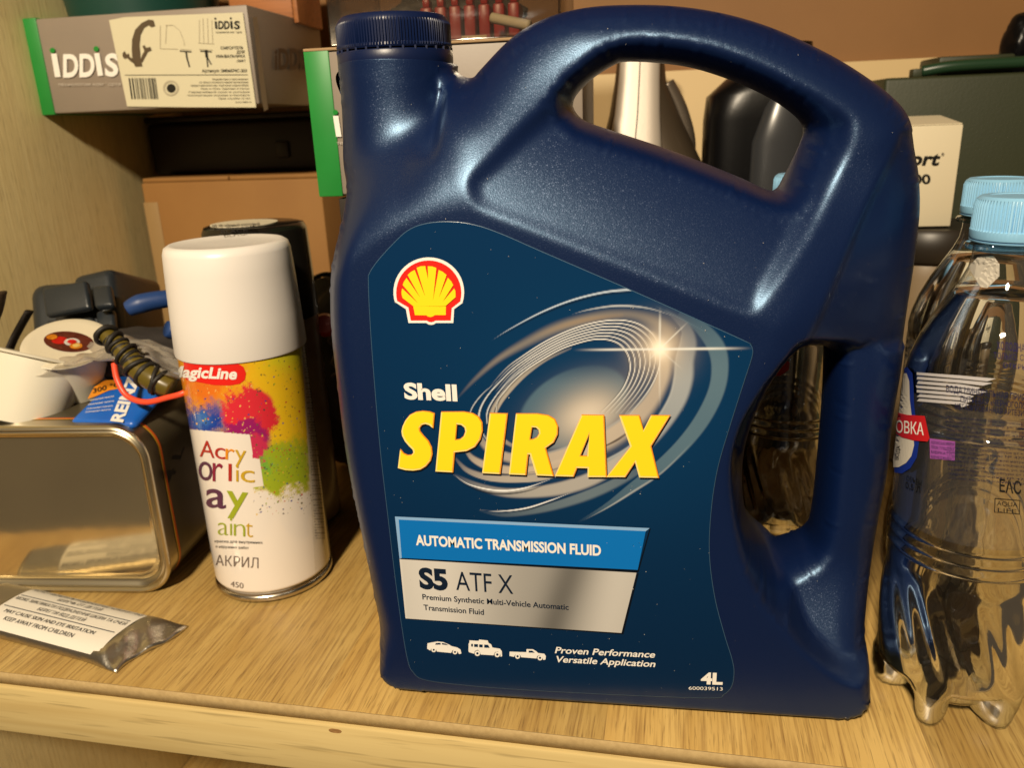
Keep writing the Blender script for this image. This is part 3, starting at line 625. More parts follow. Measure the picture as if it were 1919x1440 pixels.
for i, (ch, (o, hs)) in enumerate(Lt.items()):
    e = i*.00002
    lt = print_polys('letter', [(c3([(x+7, y+11) for x, y in grow(o, 3)]), [c3([(x+7, y+11) for x, y in grow(h, -3)]) for h in hs])], m_sh, .00010+e/4)
    print_polys('letter_edge', [(c3([(x+2, y) for x, y in grow(o, 3.0)]), [c3(grow(h, -3.0)) for h in hs])], or_i, .00022+e/4, lt)
    print_polys('letter_bevel', [(c3([(x-1.5, y+2) for x, y in grow(o, -.2)]), [c3([(x-1.5, y+2) for x, y in grow(h, .2)]) for h in hs])], pale_i, .00032+e/4, lt)
    print_polys('letter_face', [(c3([(x+2, y-2.5) for x, y in grow(o, -5.0)]), [c3([(x+2, y-2.5) for x, y in grow(h, 4.0)]) for h in hs])], yel_i, .00044+e/4, lt)
# bars
bar = print_polys('blue_bar', [(c3([(150,730),(1597,798),(1550,1025),(168,955)]), [])], cyan_i, .00012)
print_polys('bar_border', [(c3([(128,712),(1620,780),(1597,798),(150,730)]), []), (c3([(128,712),(150,730),(168,955),(155,960)]), [])], ltb_i, .00016, bar)
print_polys('bar_shadow', [(c3([(155,958),(168,955),(1550,1025),(1620,780),(1626,784),(1556,1036),(1543,1044),(155,966)]), []), (c3([(1546,1044),(1556,1046),(1466,1404),(195,1314),(205,1300),(1455,1394)]), [])], m_sh, .00010, bar)
def grad_panel():
    nx, nz = 90, 26; V = []; F = []; C = []
    A = np.array(LP(c3([(155,962),(1543,1042),(1455,1395),(190,1310)])))
    for j in range(nz+1):
        for i in range(nx+1):
            u = i/nx; v = j/nz; p = (A[0]*(1-u)+A[1]*u)*(1-v)+(A[3]*(1-u)+A[2]*u)*v; V.append(p)
            g = .40+.10*math.cos(u*5.2-.3)+.10*math.exp(-((u-.18)/.2)**2)-.17*math.exp(-((u-.74+.05*v)/.085)**2)+.12*math.exp(-((u-.92)/.1)**2)  # dark dip right of the middle paints a reflection into the silver
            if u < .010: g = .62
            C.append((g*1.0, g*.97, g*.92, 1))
    for j in range(nz):
        for i in range(nx): a = j*(nx+1)+i; F.append((a, a+1, a+nx+2, a+nx+1))
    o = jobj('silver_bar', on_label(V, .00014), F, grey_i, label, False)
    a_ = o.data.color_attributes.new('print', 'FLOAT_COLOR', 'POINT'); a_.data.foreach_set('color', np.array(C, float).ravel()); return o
sil = grad_panel()
print_text('lettering', 'AUTOMATIC TRANSMISSION FLUID', *c3([(252,877), (1335,940)]), 19, white_i, .00022, .034, parent=bar)
print_text('lettering', 'S5', *c3([(274,1128), (440,1140)]), 38, dark_i, .00026, .045, parent=sil)
print_text('lettering', 'ATF X', *c3([(488,1142), (822,1166)]), 37, dark_i, .00024, .0, parent=sil)
print_text('lettering', 'Premium Synthetic Multi-Vehicle Automatic', *c3([(290,1197), (1146,1259)]), 10.5, dark_i, .00024, .016, parent=sil)
print_text('lettering', 'Transmission Fluid', *c3([(297,1259), (650,1288)]), 10.5, dark_i, .00024, .016, parent=sil)
print_text('lettering', 'Shell', (759,746), (858,750), 30, white_i, .00024, .04)
print_text('lettering', 'Proven Performance', *c4([(932,200), (1446,224)]), 12, white_i, .00018, .018, .22)
print_text('lettering', 'Versatile Application', *c4([(932,246), (1448,272)]), 12, white_i, .00018, .018, .22)
print_text('lettering', '4L', *c4([(1680,357), (1792,360)]), 21, white_i, .00018, .045)
print_text('lettering', '600039513', *c4([(1618,388), (1792,393)]), 6.5, white_i, .00018, .0)
def circ(cx, cy, r, n=16): return [(cx+r*math.cos(2*math.pi*i/n), cy+r*math.sin(2*math.pi*i/n)) for i in range(n)]
cars = [
 ([(277,178),(279,150),(300,146),(330,141),(360,144),(392,158),(400,164),(432,172),(448,182),(453,203),(440,206),(436,196),(424,184),(408,186),(400,200),(328,193),(322,180),(310,172),(297,180),(294,188)], [[(318,158),(322,149),(345,148),(348,157)], [(354,157),(352,149),(372,152),(388,161)]], [(311,184,12), (420,195,12)]),
 ([(489,190),(490,152),(494,146),(494,135),(540,138),(545,131),(588,136),(592,148),(606,156),(612,172),(650,178),(660,190),(662,216),(654,220),(652,206),(640,192),(625,196),(618,212),(552,208),(548,194),(536,184),(522,190),(518,204),(492,196)], [[(503,153),(512,153),(512,168),(503,167)], [(518,154),(538,155),(538,170),(518,169)], [(544,156),(562,157),(562,172),(544,171)], [(570,157),(590,158),(598,174),(570,173)]], [(535,202,14), (637,208,14)]),
 ([(699,215),(700,193),(786,196),(787,180),(820,181),(838,192),(846,200),(878,204),(886,216),(884,234),(872,236),(868,220),(856,210),(842,216),(838,228),(760,222),(752,208),(740,204),(728,210),(722,220)], [[(798,188),(816,188),(830,199),(798,198)]], [(741,217,13), (856,225,13)])]
for o, hs, wh_ in cars:
    c_ = print_polys('car_emblem', [(c4(o), [c4(h) for h in hs])], white_i, .00018)
    for (x, y, r) in wh_:
        print_polys('wheel_emblem', [(c4(circ(x, y, r)), [c4(circ(x, y, r*.45, 10))])], white_i, .0002, label)

#REST
def label_edge():
    t = np.roll(LAB, -1, 0)-np.roll(LAB, 1, 0); t /= np.linalg.norm(t, axis=1)[:, None]+1e-12; nn = np.stack([-t[:, 1], t[:, 0]], 1)
    if inside((LAB+nn*.001)[:1], LAB)[0] == False: nn = -nn
    inner = LAB+nn*.00022; n = len(LAB); a = on_label(LAB-nn*.00003, -.00012); b = on_label(LAB, .00006); c = on_label(inner, .00006)
    V = np.concatenate([a, b, c]); F = []
    for i in range(n): j = (i+1) % n; F += [(i, j, n+j, n+i), (n+i, n+j, 2*n+j, 2*n+i)]
    jobj('film_edge', V, F, mat('film_cut_edge', (.045, .10, .17), .25), label)
label_edge()
def specks(name, poly, count, rmin, rmax, parent, seed):
    rg = np.random.RandomState(seed); lo = poly.min(0); hi = poly.max(0); V = []; F = []
    P = lo+(hi-lo)*rg.rand(count*4, 2); P = P[inside(P, poly)][:count]; t = jug_height(P)
    for (x, z), tt in zip(P, t):
        if tt < .012: continue
        r = rmin+(rmax-rmin)*rg.rand()**3; k = len(V); y = YC-tt-.0009
        e = rg.rand()*3; V += [(x+r*math.cos(a+e)*(1 if i % 2 else .6), y-r*.2, z+r*math.sin(a+e)*(.8 if i % 2 else 1)) for i, a in enumerate((0, 1.2, 2.5, 3.8, 5.1))]; V.append((x, y+.0002, z))
        F += [(k, k+1, k+2, k+3, k+4)]+[(k+(i+1) % 5, k+i, k+5) for i in range(5)]
    o = jobj(name, V, F, mat(name+'_lint', (.55, .52, .46), .8), parent, False); o['kind'] = 'stuff'
specks('dust_specks', LAB, 85, .00007, .00024, label, 3)
specks('dust_specks', OUT, 150, .00006, .00018, jug, 9)
# ------------------------------------------------------------------ more helpers
def ray(px, py): return Vector(RC @ np.array([px-CX, py-CY, FPX]))
CV = Vector(CAM)
def V3(px, py, Y): return Vector(at(px, py, Y))
def on_plane(p, n, lift=.0003):
    p = Vector(p); n = Vector(n).normalized(); p = p+n*lift
    def f(px, py):
        d = ray(px, py); t = (p-CV).dot(n)/d.dot(n); return CV+d*t
    return f
def on_cyl(cx, cy, r):
    def f(px, py):
        d = ray(px, py); ox, oy = CV.x-cx, CV.y-cy; a = d.x*d.x+d.y*d.y; b = 2*(ox*d.x+oy*d.y); c = ox*ox+oy*oy-r*r; D = b*b-4*a*c
        if D < 0: t = -b/(2*a); q = CV+d*t; k = Vector((q.x-cx, q.y-cy, 0)).normalized()*r; return Vector((cx+k.x, cy+k.y, q.z))
        return CV+d*((-b-math.sqrt(D))/(2*a))
    return f
def world_mesh(name, V, F, m, parent, smooth=False):
    """mesh given in world coordinates, stored relative to its parent"""
    if parent is not None:
        root = parent; mw = Matrix.Identity(4)
        chain = []
        while root is not None: chain.append(root); root = root.parent
        for o in reversed(chain): mw = mw @ (Matrix.Translation(o.location) @ o.rotation_euler.to_matrix().to_4x4() @ Matrix.Diagonal((*o.scale, 1)))
        inv = mw.inverted(); V = [inv @ Vector(v) for v in V]
    return mesh(name, V, F, m, parent, smooth)
def decal(name, s, l, r, cap, m, surf, parent, bold=0., italic=0., maxlen=None, updir=None):
    """text whose baseline runs from pixel l to r; cap = cap height px along updir (default straight up the image)"""
    v, f, w, ch = text_geo(s, bold, italic); l = np.array(l, float); r = np.array(r, float); wt = v[:, 0].max(); ex = (r-l)/wt
    up = np.array(updir if updir else (0, -1), float); up = up/np.linalg.norm(up)*cap/ch
    pts = l+v[:, :1]*ex+v[:, 1:]*up
    if maxlen: V, F = refine(pts, f, maxlen, lambda x, y: surf(x, y))
    else: V, F = [surf(x, y) for x, y in pts], f
    return world_mesh(name, V, F, m, parent)
def decal_poly(name, polys, m, surf, parent, maxlen=None):
    gs = [poly_faces(o, hs) for o, hs in polys]; V, F = join_geo(gs)
    if maxlen: V, F = refine(V, F, maxlen, lambda x, y: surf(x, y))
    else: V = [surf(x, y) for x, y in V]
    return world_mesh(name, V, F, m, parent)
def strokes(lines):
    """thin line segments as quads: [(x0,y0,x1,y1,w)...]"""
    out = []
    for x0, y0, x1, y1, w in lines:
        d = np.array([x1-x0, y1-y0], float); d /= np.linalg.norm(d)+1e-9; n = np.array([-d[1], d[0]])*w/2
        out.append(([(x0+n[0], y0+n[1]), (x1+n[0], y1+n[1]), (x1-n[0], y1-n[1]), (x0-n[0], y0-n[1])], []))
    return out
def slab(name, p0, p1, p2, th, m, parent=None, bev=.002, seg=3):
    """block whose outer face is p0 p1 (p1+p2-p0) p2, thickness th away from the camera side"""
    p0, p1, p2 = Vector(p0), Vector(p1), Vector(p2); a = p1-p0; b = p2-p0; n = a.cross(b).normalized()
    if n.dot(CV-p0) < 0: n = -n
    p3 = p1+b; top = [p0, p1, p3, p2]; bot = [q-n*th for q in top]
    bm = bmesh.new(); vs = [bm.verts.new(q) for q in top+bot]
    for q in ((0, 1, 2, 3), (7, 6, 5, 4), (0, 4, 5, 1), (1, 5, 6, 2), (2, 6, 7, 3), (3, 7, 4, 0)): bm.faces.new([vs[i] for i in q])
    bmesh.ops.recalc_face_normals(bm, faces=bm.faces[:])
    if bev: bmesh.ops.bevel(bm, geom=bm.edges[:], offset=bev, segments=seg, affect='EDGES', profile=.5)
    V = [v.co.copy() for v in bm.verts]; bm.verts.index_update(); F = [tuple(v.index for v in f.verts) for f in bm.faces]; bm.free()
    o = world_mesh(name, V, F, m, parent, True); autosmooth(o, 30); return o
def torus(name, c, R, r, m, parent, rot=(0, 0, 0), n=40, seg=10):
    Rm = Matrix.Rotation(rot[2], 3, 'Z') @ Matrix.Rotation(rot[1], 3, 'Y') @ Matrix.Rotation(rot[0], 3, 'X')
    pts = [Vector(c)+Rm @ Vector((R*math.cos(2*math.pi*i/n), R*math.sin(2*math.pi*i/n), 0)) for i in range(n)]
    return tube(name, pts, r, m, parent, seg, 1, True)

# ------------------------------------------------------------------ white spray can
WC = (-.2175, .4090); WR = .0345
wcan = thing('spray_paint_can', 'white spray paint can with white cap and colourful splashed print', 'spray can', (WC[0], WC[1], 0))
m_white = mat('white_cap_plastic', (.74, .70, .66), .34, 0, .5, bump=(60, .05, .001))
m_tinpl = mat('tinplate', (.62, .56, .46), .25, 1.0)
m_can = attr_mat('glossy_can_print', .13, .5, coat=.4)
lathe('cap', [(WR+.0009, .1455), (WR+.0011, .1465), (WR+.0004, .165), (.0338, .190), (.0332, .2000), (.0322, .2032), (.0300, .2046), (.0285, .2047), (.0270, .2042), (.0100, .2038), (.0001, .2038)], m_white, wcan, 96, sharp=60)
lathe('base_rim', [(.0290, .0010), (.0322, .0003), (.0345, .0012), (.0352, .0030), (.0345, .0046), (.0335, .0052), (.0320, .0052)], m_tinpl, wcan, 96, sharp=60)
def can_art(px, py):
    n = len(px); rng = np.random.RandomState(7); C = np.ones((n, 3))*np.array([.80, .74, .68])
    def over(C, col, a): a = np.clip(a, 0, 1)[:, None]; return C*(1-a)+np.array(col)*a
    def nz(s, seed, oct_=3):
        r = np.random.RandomState(seed); v = np.zeros(n)
        for o in range(oct_):
            f = s*2**o
            for _ in range(5): a = r.rand()*6.28; v += np.sin((px*math.cos(a)+py*math.sin(a))*f+r.rand()*6.28)/2**o
        return v/5
    j = nz(.09, 1)*16+nz(.5, 2)*7+nz(1.6, 9)*5
    # splash body
    edge = np.minimum(548-px*.0-(py-700)*.05, 0)
    d = np.maximum(np.abs(px-455)-104+(py-690)*-.05, (py-(880+(px-430)*.12)))
    low = py-(905-.0012*(px-520)**2)
    m = sm((26-(low+j))/16)*sm((590-px+j*.5)/18)
    yel = (.78, .50, .015); org = (.72, .17, .015); C = over(C, yel, m)
    C = over(C, (.62, .58, .02), m*sm((px-470+j)/60)*sm((720-py)/60))
    C = over(C, org, m*np.exp(-(((px-385+j)/62)**2+((py-715)/70)**2))*1.2)
    C = over(C, (.33, .42, .02), m*sm((py-818+j*.8)/28)*sm((px-430)/30)); C = over(C, (.16, .42, .05), m*np.exp(-(((px-495+j)/14)**2+((py-870+j)/12)**2)))
    C = over(C, (.012, .045, .33), sm(1.4-np.hypot((px-385+j)/62, (py-790+j)/34))*1.0); C = over(C, (.06, .2, .55), .9*np.exp(-(((px-378)/16)**2+((py-785+j)/14)**2)))
    C = over(C, (.66, .028, .045), sm((1.18-np.hypot((px-468+j*.6)/46, (py-775+j*.6)/46))/.22)); C = over(C, (.30, .012, .13), sm((1.25-np.hypot((px-462+j*.5)/40, (py-818+j)/26))/.4))
    C = over(C, (.55, .03, .09), sm((1.15-np.hypot((px-480+j*.4)/26, (py-842+j)/28))/.4))
    # droplets
    for k in range(900):
        x = rng.uniform(360, 590); y = 650+240*rng.rand()**.9
        if k > 640: x = rng.uniform(470, 585); y = rng.uniform(840, 965)
        r = .5+1.3*rng.rand()**3; col = [(.05, .05, .05), (.5, .05, .03), (.3, .38, .03), (.7, .45, .05), (.04, .05, .25), (.12, .10, .03)][rng.randint(6)]
        if x < 475: col = (.75, .45, .12) if rng.rand() < .6 else col
        q = (px-x)**2+(py-y)**2 < r*r; C[q] = col
    # white cut-out behind the words
    A = np.stack([px, py], 1)
    k = inside(A, np.array([(300, 800), (366, 806), (468, 815), (474, 859), (487, 861), (494, 912), (474, 914), (476, 960), (300, 960)], float)); C[k] = (.80, .74, .68)
    # pale text column at the seam on the right
    k = (px > 566+(py-650)*.058) & (py > 640); C[k] = C[k]*.3+np.array([.66, .60, .52])*.7
    seam = ((py/5.2) % 1 < .42) & (px > 568+(py-650)*.064) & (px < 586+(py-650)*.064) & (py > 655) & (py < 1010); C[seam & (nz(.7, 5) > -.25)] *= .42
    return C
def can_body():
    na, nz_ = 620, 330; V = []; a0 = np.linspace(0, 2*math.pi, na, endpoint=False); z0 = np.linspace(.0048, .1462, nz_)
    A, Z = np.meshgrid(a0, z0); R = WR-.0022*sm((.0095-Z)/.0045)**2
    X = R*np.cos(A); Yy = R*np.sin(A); V = np.stack([X.ravel(), Yy.ravel(), Z.ravel()], 1)
    i = np.arange(nz_-1)[:, None]*na; k = np.arange(na)[None]; a = (i+k).ravel(); b = (i+(k+1) % na).ravel()
    F = np.stack([a, b, b+na, a+na], 1)
    me = bpy.data.meshes.new('body'); me.from_pydata(V.tolist(), [], F.tolist()); me.update()
    Wd = V+np.array([WC[0], WC[1], 0]); px, py = px_of(Wd); C = can_art(px, py)
    backside = ((V[:, 0]*(CAM[0]-WC[0])+V[:, 1]*(CAM[1]-WC[1])) < 0); C[backside] = (.78, .72, .66)
    at_ = me.color_attributes.new('print', 'FLOAT_COLOR', 'POINT'); buf = np.ones((len(V), 4)); buf[:, :3] = C; at_.data.foreach_set('color', buf.ravel())
    return link('body', me, wcan, m_can)
wb = can_body(); sc = on_cyl(WC[0], WC[1], WR+.0002); sc2 = on_cyl(WC[0], WC[1], WR+.0004)
pill = [(343, 672), (430, 678), (445, 681), (456, 688), (461, 700), (459, 712), (449, 720), (430, 723), (400, 722), (348, 712)]
decal_poly('brand_badge', [(pill, [])], red_i, sc, wb, 8)
decal('lettering', 'MagicLine', (318, 706), (444, 711), 21, white_i, sc2, wb, .035, .18, 8)
g1, g2, g3, g4, g5 = ink('rust', (.42, .03, .02)), ink('maroon', (.25, .02, .05)), ink('ochre', (.55, .35, .02)), ink('lime', (.32, .38, .02)), ink('plum', (.10, .03, .07))
def word(parts, l, r, cap, lift=sc2, bold=0.0):
    l = np.array(l, float); r = np.array(r, float); n = sum(w for _, w, _ in parts); x = 0
    for s_, w, m_ in parts:
        p = l+(r-l)*x/n; q = l+(r-l)*(x+w*.97)/n; x += w
        if s_ in 'li': p, q = p+(q-p)*.28, p+(q-p)*.70
        decal('lettering', s_, p, q, cap, m_, lift, wb, bold, 0, 6)
word([('A', 1.3, g1), ('c', .9, g1), ('r', .8, or_i), ('y', 1, g3)], (374, 856), (462, 866), 33)
word([('o', 1.2, g5), ('r', .9, g2)], (372, 899), (418, 905), 56)
word([('l', .6, g1), ('i', .5, g3), ('c', 1.1, g3)], (424, 902), (478, 905), 35)
word([('a', 1.1, g5), ('y', 1.2, g4)], (386, 950), (466, 958), 54, bold=.01)
word([('a', 1, g4), ('i', .5, g4), ('n', 1.1, g4), ('t', .7, g3)], (408, 1003), (474, 1008), 38, bold=-.012)
decal('lettering', 'краска для внутренних', (402, 1017), (492, 1020), 5, dark_i, sc2, wb, 0, 0, 10)
decal('lettering', 'и наружных работ', (404, 1027), (466, 1030), 5, dark_i, sc2, wb, 0, 0, 10)
gry = ink('grey', (.16, .13, .12))
decal('lettering', 'АКРИЛ', (404, 1060), (484, 1066), 20, gry, sc2, wb, -.004, 0, 10)
decal('lettering', '450', (432, 1100), (456, 1104), 11, gry, sc2, wb, 0, 0, 10)

# ------------------------------------------------------------------ black spray can
BC = (-.2370, .4840); BR = .0335
bcan = thing('spray_paint_can', 'spray can with glossy black cap and round white sticker, behind the white can', 'spray can', (BC[0], BC[1], 0))
m_blk = mat('black_gloss_plastic', (.008, .007, .006), .18)
m_lab2 = mat('grey_brown_can_print', (.20, .15, .12), .25, noise_c=(60, (.30, .24, .2)))
lathe('cap', [(BR, .146), (BR, .154), (.0322, .201), (.0305, .2048), (.027, .2056), (.0001, .2056)], m_blk, bcan, 64, sharp=60)
lathe('body', [(.030, .001), (BR-.0005, .003), (BR-.0005, .1455), (.030, .147)], m_lab2, bcan, 64)
m_cream = mat('cream_paper', (.62, .56, .42), .6)
stk = lathe('cap_sticker', [(.0205, .2057), (.0205, .2062), (.0001, .2062)], m_cream, bcan, 40, (-.005, -.003))
for i in range(3): decal('lettering', ['№ 39 чёрный матовый', 'акриловая эмаль', 'BLACK'][i], (398+i*8, 426+i*6), (486-i*10, 421+i*6), 5, dark_i, on_plane((0, 0, .2064), (0, 0, 1)), stk)

# ------------------------------------------------------------------ metal oil tin lying on its side
tin = thing('metal_oil_tin', 'rectangular metal tin lying on its side with its shiny bottom facing out', 'tin', (-.3525, .3745, 0), math.radians(4))
m_tinface = mat('polished_tin', (.86, .74, .48), .12, .93, bump=(11, .22, .006), noise_c=(9, (.66, .56, .38)))
m_tinside = mat('dark_printed_tin', (.085, .070, .040), .34, .35, noise_c=(10, (.12, .10, .06)))
m_tinband = mat('bare_tin_band', (.60, .53, .38), .3, 1.0)
TW, TH = .0845, .1078
def rrect(hw, h0, h1, r, n=10):
    pts = []
    for cx_, cz_, a0 in ((hw-r, h1-r, 0), (-hw+r, h1-r, 90), (-hw+r, h0+r, 180), (hw-r, h0+r, 270)):
        for i in range(n+1): a = math.radians(a0+90*i/n); pts.append((cx_+r*math.cos(a), cz_+r*math.sin(a)))
    return pts
def loft(name, rings, m, parent, cap0=False, cap1=False):
    """rings: (inset, y) of the tin's rounded rectangle"""
    V = []; F = []; n = None
    for ins, y in rings:
        p = rrect(TW-ins, ins, TH-ins, max(.004, .021-ins*.7)); n = len(p); V += [(x, y, z) for x, z in p]
    for i in range(len(rings)-1):
        for k in range(n): a = i*n+k; b = i*n+(k+1) % n; F.append((a, b, b+n, a+n))
    if cap0: F.append(tuple(range(n)))
    if cap1: F.append(tuple((len(rings)-1)*n+k for k in reversed(range(n))))
    return autosmooth(mesh(name, V, F, m, parent), 50)
loft('bottom_panel', [(.0105, .0058), (.0085, .0056), (.0078, .0040), (.0070, .0034)], m_tinface, tin, True)
loft('rim', [(.0072, .0040), (.0060, .0024), (.0046, .0016), (.0036, .0022), (.0030, .0008), (.0020, -.0004), (.0008, .0002), (.0000, .0016), (.0004, .0030), (.0012, .0036)], m_tinband, tin)
loft('bare_band', [(.0014, .0030), (.0012, .0150)], m_tinband, tin)
loft('orange_line', [(.00105, .0150), (.00095, .0166)], mat('orange_tin_line', (.55, .10, .015), .3), tin)
loft('yellow_line', [(.0010, .0138), (.0011, .0151)], mat('yellow_tin_line', (.60, .36, .03), .3), tin)
loft('wall', [(.0012, .0165), (.0012, .150)], m_tinside, tin, False, True)
sp = on_plane((-.268, .40, 0), (math.cos(math.radians(4)), math.sin(math.radians(4)), 0), .0006)
decal('lettering', '4 L', (322, 905), (346, 838), 17, ink('black', (.01, .01, .01)), sp, tin, .03, 0, None, (-1, -.05))
# ------------------------------------------------------------------ flattened glue tube in front
tubeo = thing('glue_tube', 'flat silver glue tube with white warning label lying in front of the tin', 'glue tube', (-.300, .340, 0), 0)
m_alu = mat('crimped_aluminium', (.62, .58, .50), .32, 1.0, bump=(260, .5, .0006))
TA = Vector((-.352, .3525, 0)); TB = Vector((-.2505, .3290, 0)); TD = (TB-TA).normalized(); TN = Vector((-TD.y, TD.x, 0))
def tube_sec(s, w):
    """surface height of the tube along its length s (0..1) and across w (-1..1)"""
    th = .0075*(1-sm((s-.84)/.15)*.86); return th*(1-abs(w)**2.6)**.5 if abs(w) < 1 else 0
V = []; F = []; ns, nw = 46, 24
for i in range(ns+1):
    s = -.25+1.25*i/ns
    for j in range(nw+1):
        w = -1+2*j/nw; hw = .0200+.0018*sm((s-.7)/.3)
        p = TA+TD*(TB-TA).length*s+TN*hw*w; wr = sm((s-.80)/.1)*.0012*math.sin(w*9+s*40)*(1-abs(w)**2)
        if s > .8: p += TD*.004*math.sin(w*2.2)*sm((s-.8)/.2)
        V.append((p.x, p.y, .0012+tube_sec(s, w)+wr))
for i in range(ns):
    for j in range(nw): a = i*(nw+1)+j; F.append((a, a+nw+1, a+nw+2, a+1))
nb = len(V); V += [(x, y, .0003) for x, y, z in V]; n2 = nb
for i in range(ns):
    for j in range(nw): a = n2+i*(nw+1)+j; F.append((a, a+1, a+nw+2, a+nw+1))
for i in range(ns):
    for j in (0, nw): a = i*(nw+1)+j; b = a+nw+1; F.append((a, b, b+n2, a+n2) if j else (b, a, a+n2, b+n2))
for j in range(nw):
    for i in (0, ns): a = i*(nw+1)+j; b = a+1; F.append((b, a, a+n2, b+n2) if i else (a, b, b+n2, a+n2))
world_mesh('tube_body', V, F, m_alu, tubeo, True)
def tube_pt(s, w, lift=.0003): 
    p = TA+TD*(TB-TA).length*s+TN*.0200*w; return Vector((p.x, p.y, .0012+tube_sec(s, w)+lift))
V = []; F = []
for i in range(21):
    for j in range(17): V.append(tube_pt(-.02+.84*i/20, -.93+1.82*j/16, .00025))
for i in range(20):
    for j in range(16): a = i*17+j; F.append((a, a+17, a+18, a+1))
paper = world_mesh('paper_label', V, F, mat('white_paper', (.74, .70, .62), .5), tubeo, True)
def tube_text(s_, w, s0, s1, cap):
    v, f, wt, ch = text_geo(s_, .0, 0); wt = v[:, 0].max(); k = cap/ch/.02
    world_mesh('lettering', [tube_pt(s0+(s1-s0)*x/wt, w+y*k, .0006) for x, y in v], f, dark_i, paper)
for (t_, w, a, b) in (('МОЖЕТ ВЫЗЫВАТЬ РАЗДРАЖЕНИЕ КОЖИ И ГЛАЗ', .66, .0, .80), ('БЕРЕЧЬ ОТ ДЕТЕЙ', .44, .24, .56), ('МОЖЕ ВИКЛИКАТИ ПОДРАЗНЕННЯ ШКІРИ ТА ОЧЕЙ', .10, .0, .80), ('БЕРЕГТИ ВІД ДІТЕЙ', -.12, .22, .56),
                      ('MAY CAUSE SKIN AND EYE IRRITATION', -.46, .05, .70), ('KEEP AWAY FROM CHILDREN', -.69, .10, .60)): tube_text(t_, w, a, b, .0026)
for w in (.30, -.24):
    world_mesh('rule_line', [tube_pt(s, w+d, .0006) for d in (0, .03) for s in (.0, .8)], [(0, 1, 3, 2)], dark_i, paper)

# ------------------------------------------------------------------ clutter on top of the tin
m_wplast = mat('white_thin_plastic', (.72, .68, .56), .3, bump=(30, .1, .002))
def cup(label, loc, rot, s, printed):
    t = thing('plastic_cup', label, 'cup', loc, rot=rot)
    o = [lathe('cup_body', [(.0150*s, 0), (.0165*s, .0008*s), (.0195*s, .026*s), (.0198*s, .0300*s), (.0225*s, .0304*s), (.0228*s, .0312*s), (.0222*s, .0316*s), (.0192*s, .0312*s), (.0185*s, .029*s), (.0155*s, .002*s), (.0001, .002*s)], m_wplast, t, 56, sharp=50)]
    if printed:
        m_foil = mat('foil_lid', (.70, .64, .50), .3, .2)
        ld_ = lathe('foil_lid', [(.0225*s, .0318*s), (.0205*s, .0325*s), (.018*s, .0319*s), (.0001, .0319*s)], m_foil, t, 48)
        br = ink('brown', (.16, .03, .018)); V = [(.0001, 0, 0)]
        e = lathe('lid_print', [(.0138*s, .0323*s), (.0001, .0323*s)], br, ld_, 40); e.scale = (1, .62, 1); e.location = (.001, .001, 0)
        for k, (x, y, rr, mm) in enumerate(((-.004, 0, .0042, ink('red', 0)), (.003, .001, .0042, ink('white', 0)), (.007, -.002, .0034, ink('orange', 0)), (-.009, .001, .003, ink('orange', 0)), (.003, .001, .0024, ink('red', 0)), (.0072, -.002, .002, ink('pale_yellow', 0)))):
            q = lathe('print_spot', [(rr*s, .03235*s+.00012*(k+1)*s), (.0001, .03235*s+.00012*(k+1)*s)], mm, ld_, 20, (x*s, y*s)); q.scale = (1, .8, 1)
    return t
cup('white portion cup with printed brown lid, tilted on top of the tin', V3(148, 724, .432), (math.radians(20), math.radians(13), 0), 1.08, True)
cup('white open cup lying low at the left front edge of the tin', V3(46, 794, .402), (math.radians(-24), math.radians(12), 0), 1.32, False)
# blue gasket maker tube
bt = thing('sealant_tube', 'blue sealant tube with orange stripe and white lettering among the tin clutter', 'sealant tube', V3(190, 800, .38))
m_bl = mat('blue_print', (.008, .095, .46), .35, noise_c=(40, (.01, .12, .52)))
p0, p1, p2 = V3(126, 790, .386), V3(250, 794, .386), V3(236, 682, .446)
slab('tube_body', p0, p1, p2, .0060, m_bl, bt, .0035)
pn = (p1-p0).cross(p2-p0).normalized(); pn = pn if pn.z > 0 else -pn; bs = on_plane(p0, pn, .0004); bs2 = on_plane(p0, pn, .0008)
decal_poly('orange_flash', [([(164, 748), (176, 726), (196, 713), (228, 712), (226, 728), (204, 732), (182, 742)], [])], or_i, bs, bt)
decal('lettering', '300 °C', (174, 737), (224, 724), 9, ink('black', 0), bs2, bt, .01)
decal('lettering', 'REINZ', (229, 792), (262, 708), 23, white_i, bs, bt, .04, 0, None, (-1, -.12))
for i, (x0, y0, x1, y1) in enumerate(((168, 752, 214, 744), (165, 760, 214, 753), (162, 768, 212, 762), (160, 774, 208, 769))): decal('lettering', 'силиконовый герметик', (x0, y0), (x1, y1), 3.4, white_i, bs, bt)
# dark grey bottle lying at the back of the tin
gb = thing('grey_plastic_case', 'dark grey ribbed plastic case leaning against the side panel behind the cups', 'case', V3(150, 640, .50))
m_dg = mat('dark_grey_plastic', (.016, .021, .027), .34, bump=(400, .2, .0004))
slab('shell', V3(52, 650, .468), V3(222, 640, .475), V3(45, 528, .490), .05, m_dg, gb, .011, 5)
for (a, b, c) in (((84, 594), (168, 578), (76, 540)), ((86, 642), (176, 634), (84, 600)), ((176, 576), (212, 572), (170, 536)), ((182, 632), (216, 628), (178, 582))):
    slab('raised_panel', V3(*a, .4665), V3(*b, .4685), V3(*c, .4775), .0062, m_dg, gb, .0024)
slab('shell_end', V3(222, 640, .476), V3(318, 650, .54), V3(208, 500, .500), .03, m_dg, gb, .006, 3)
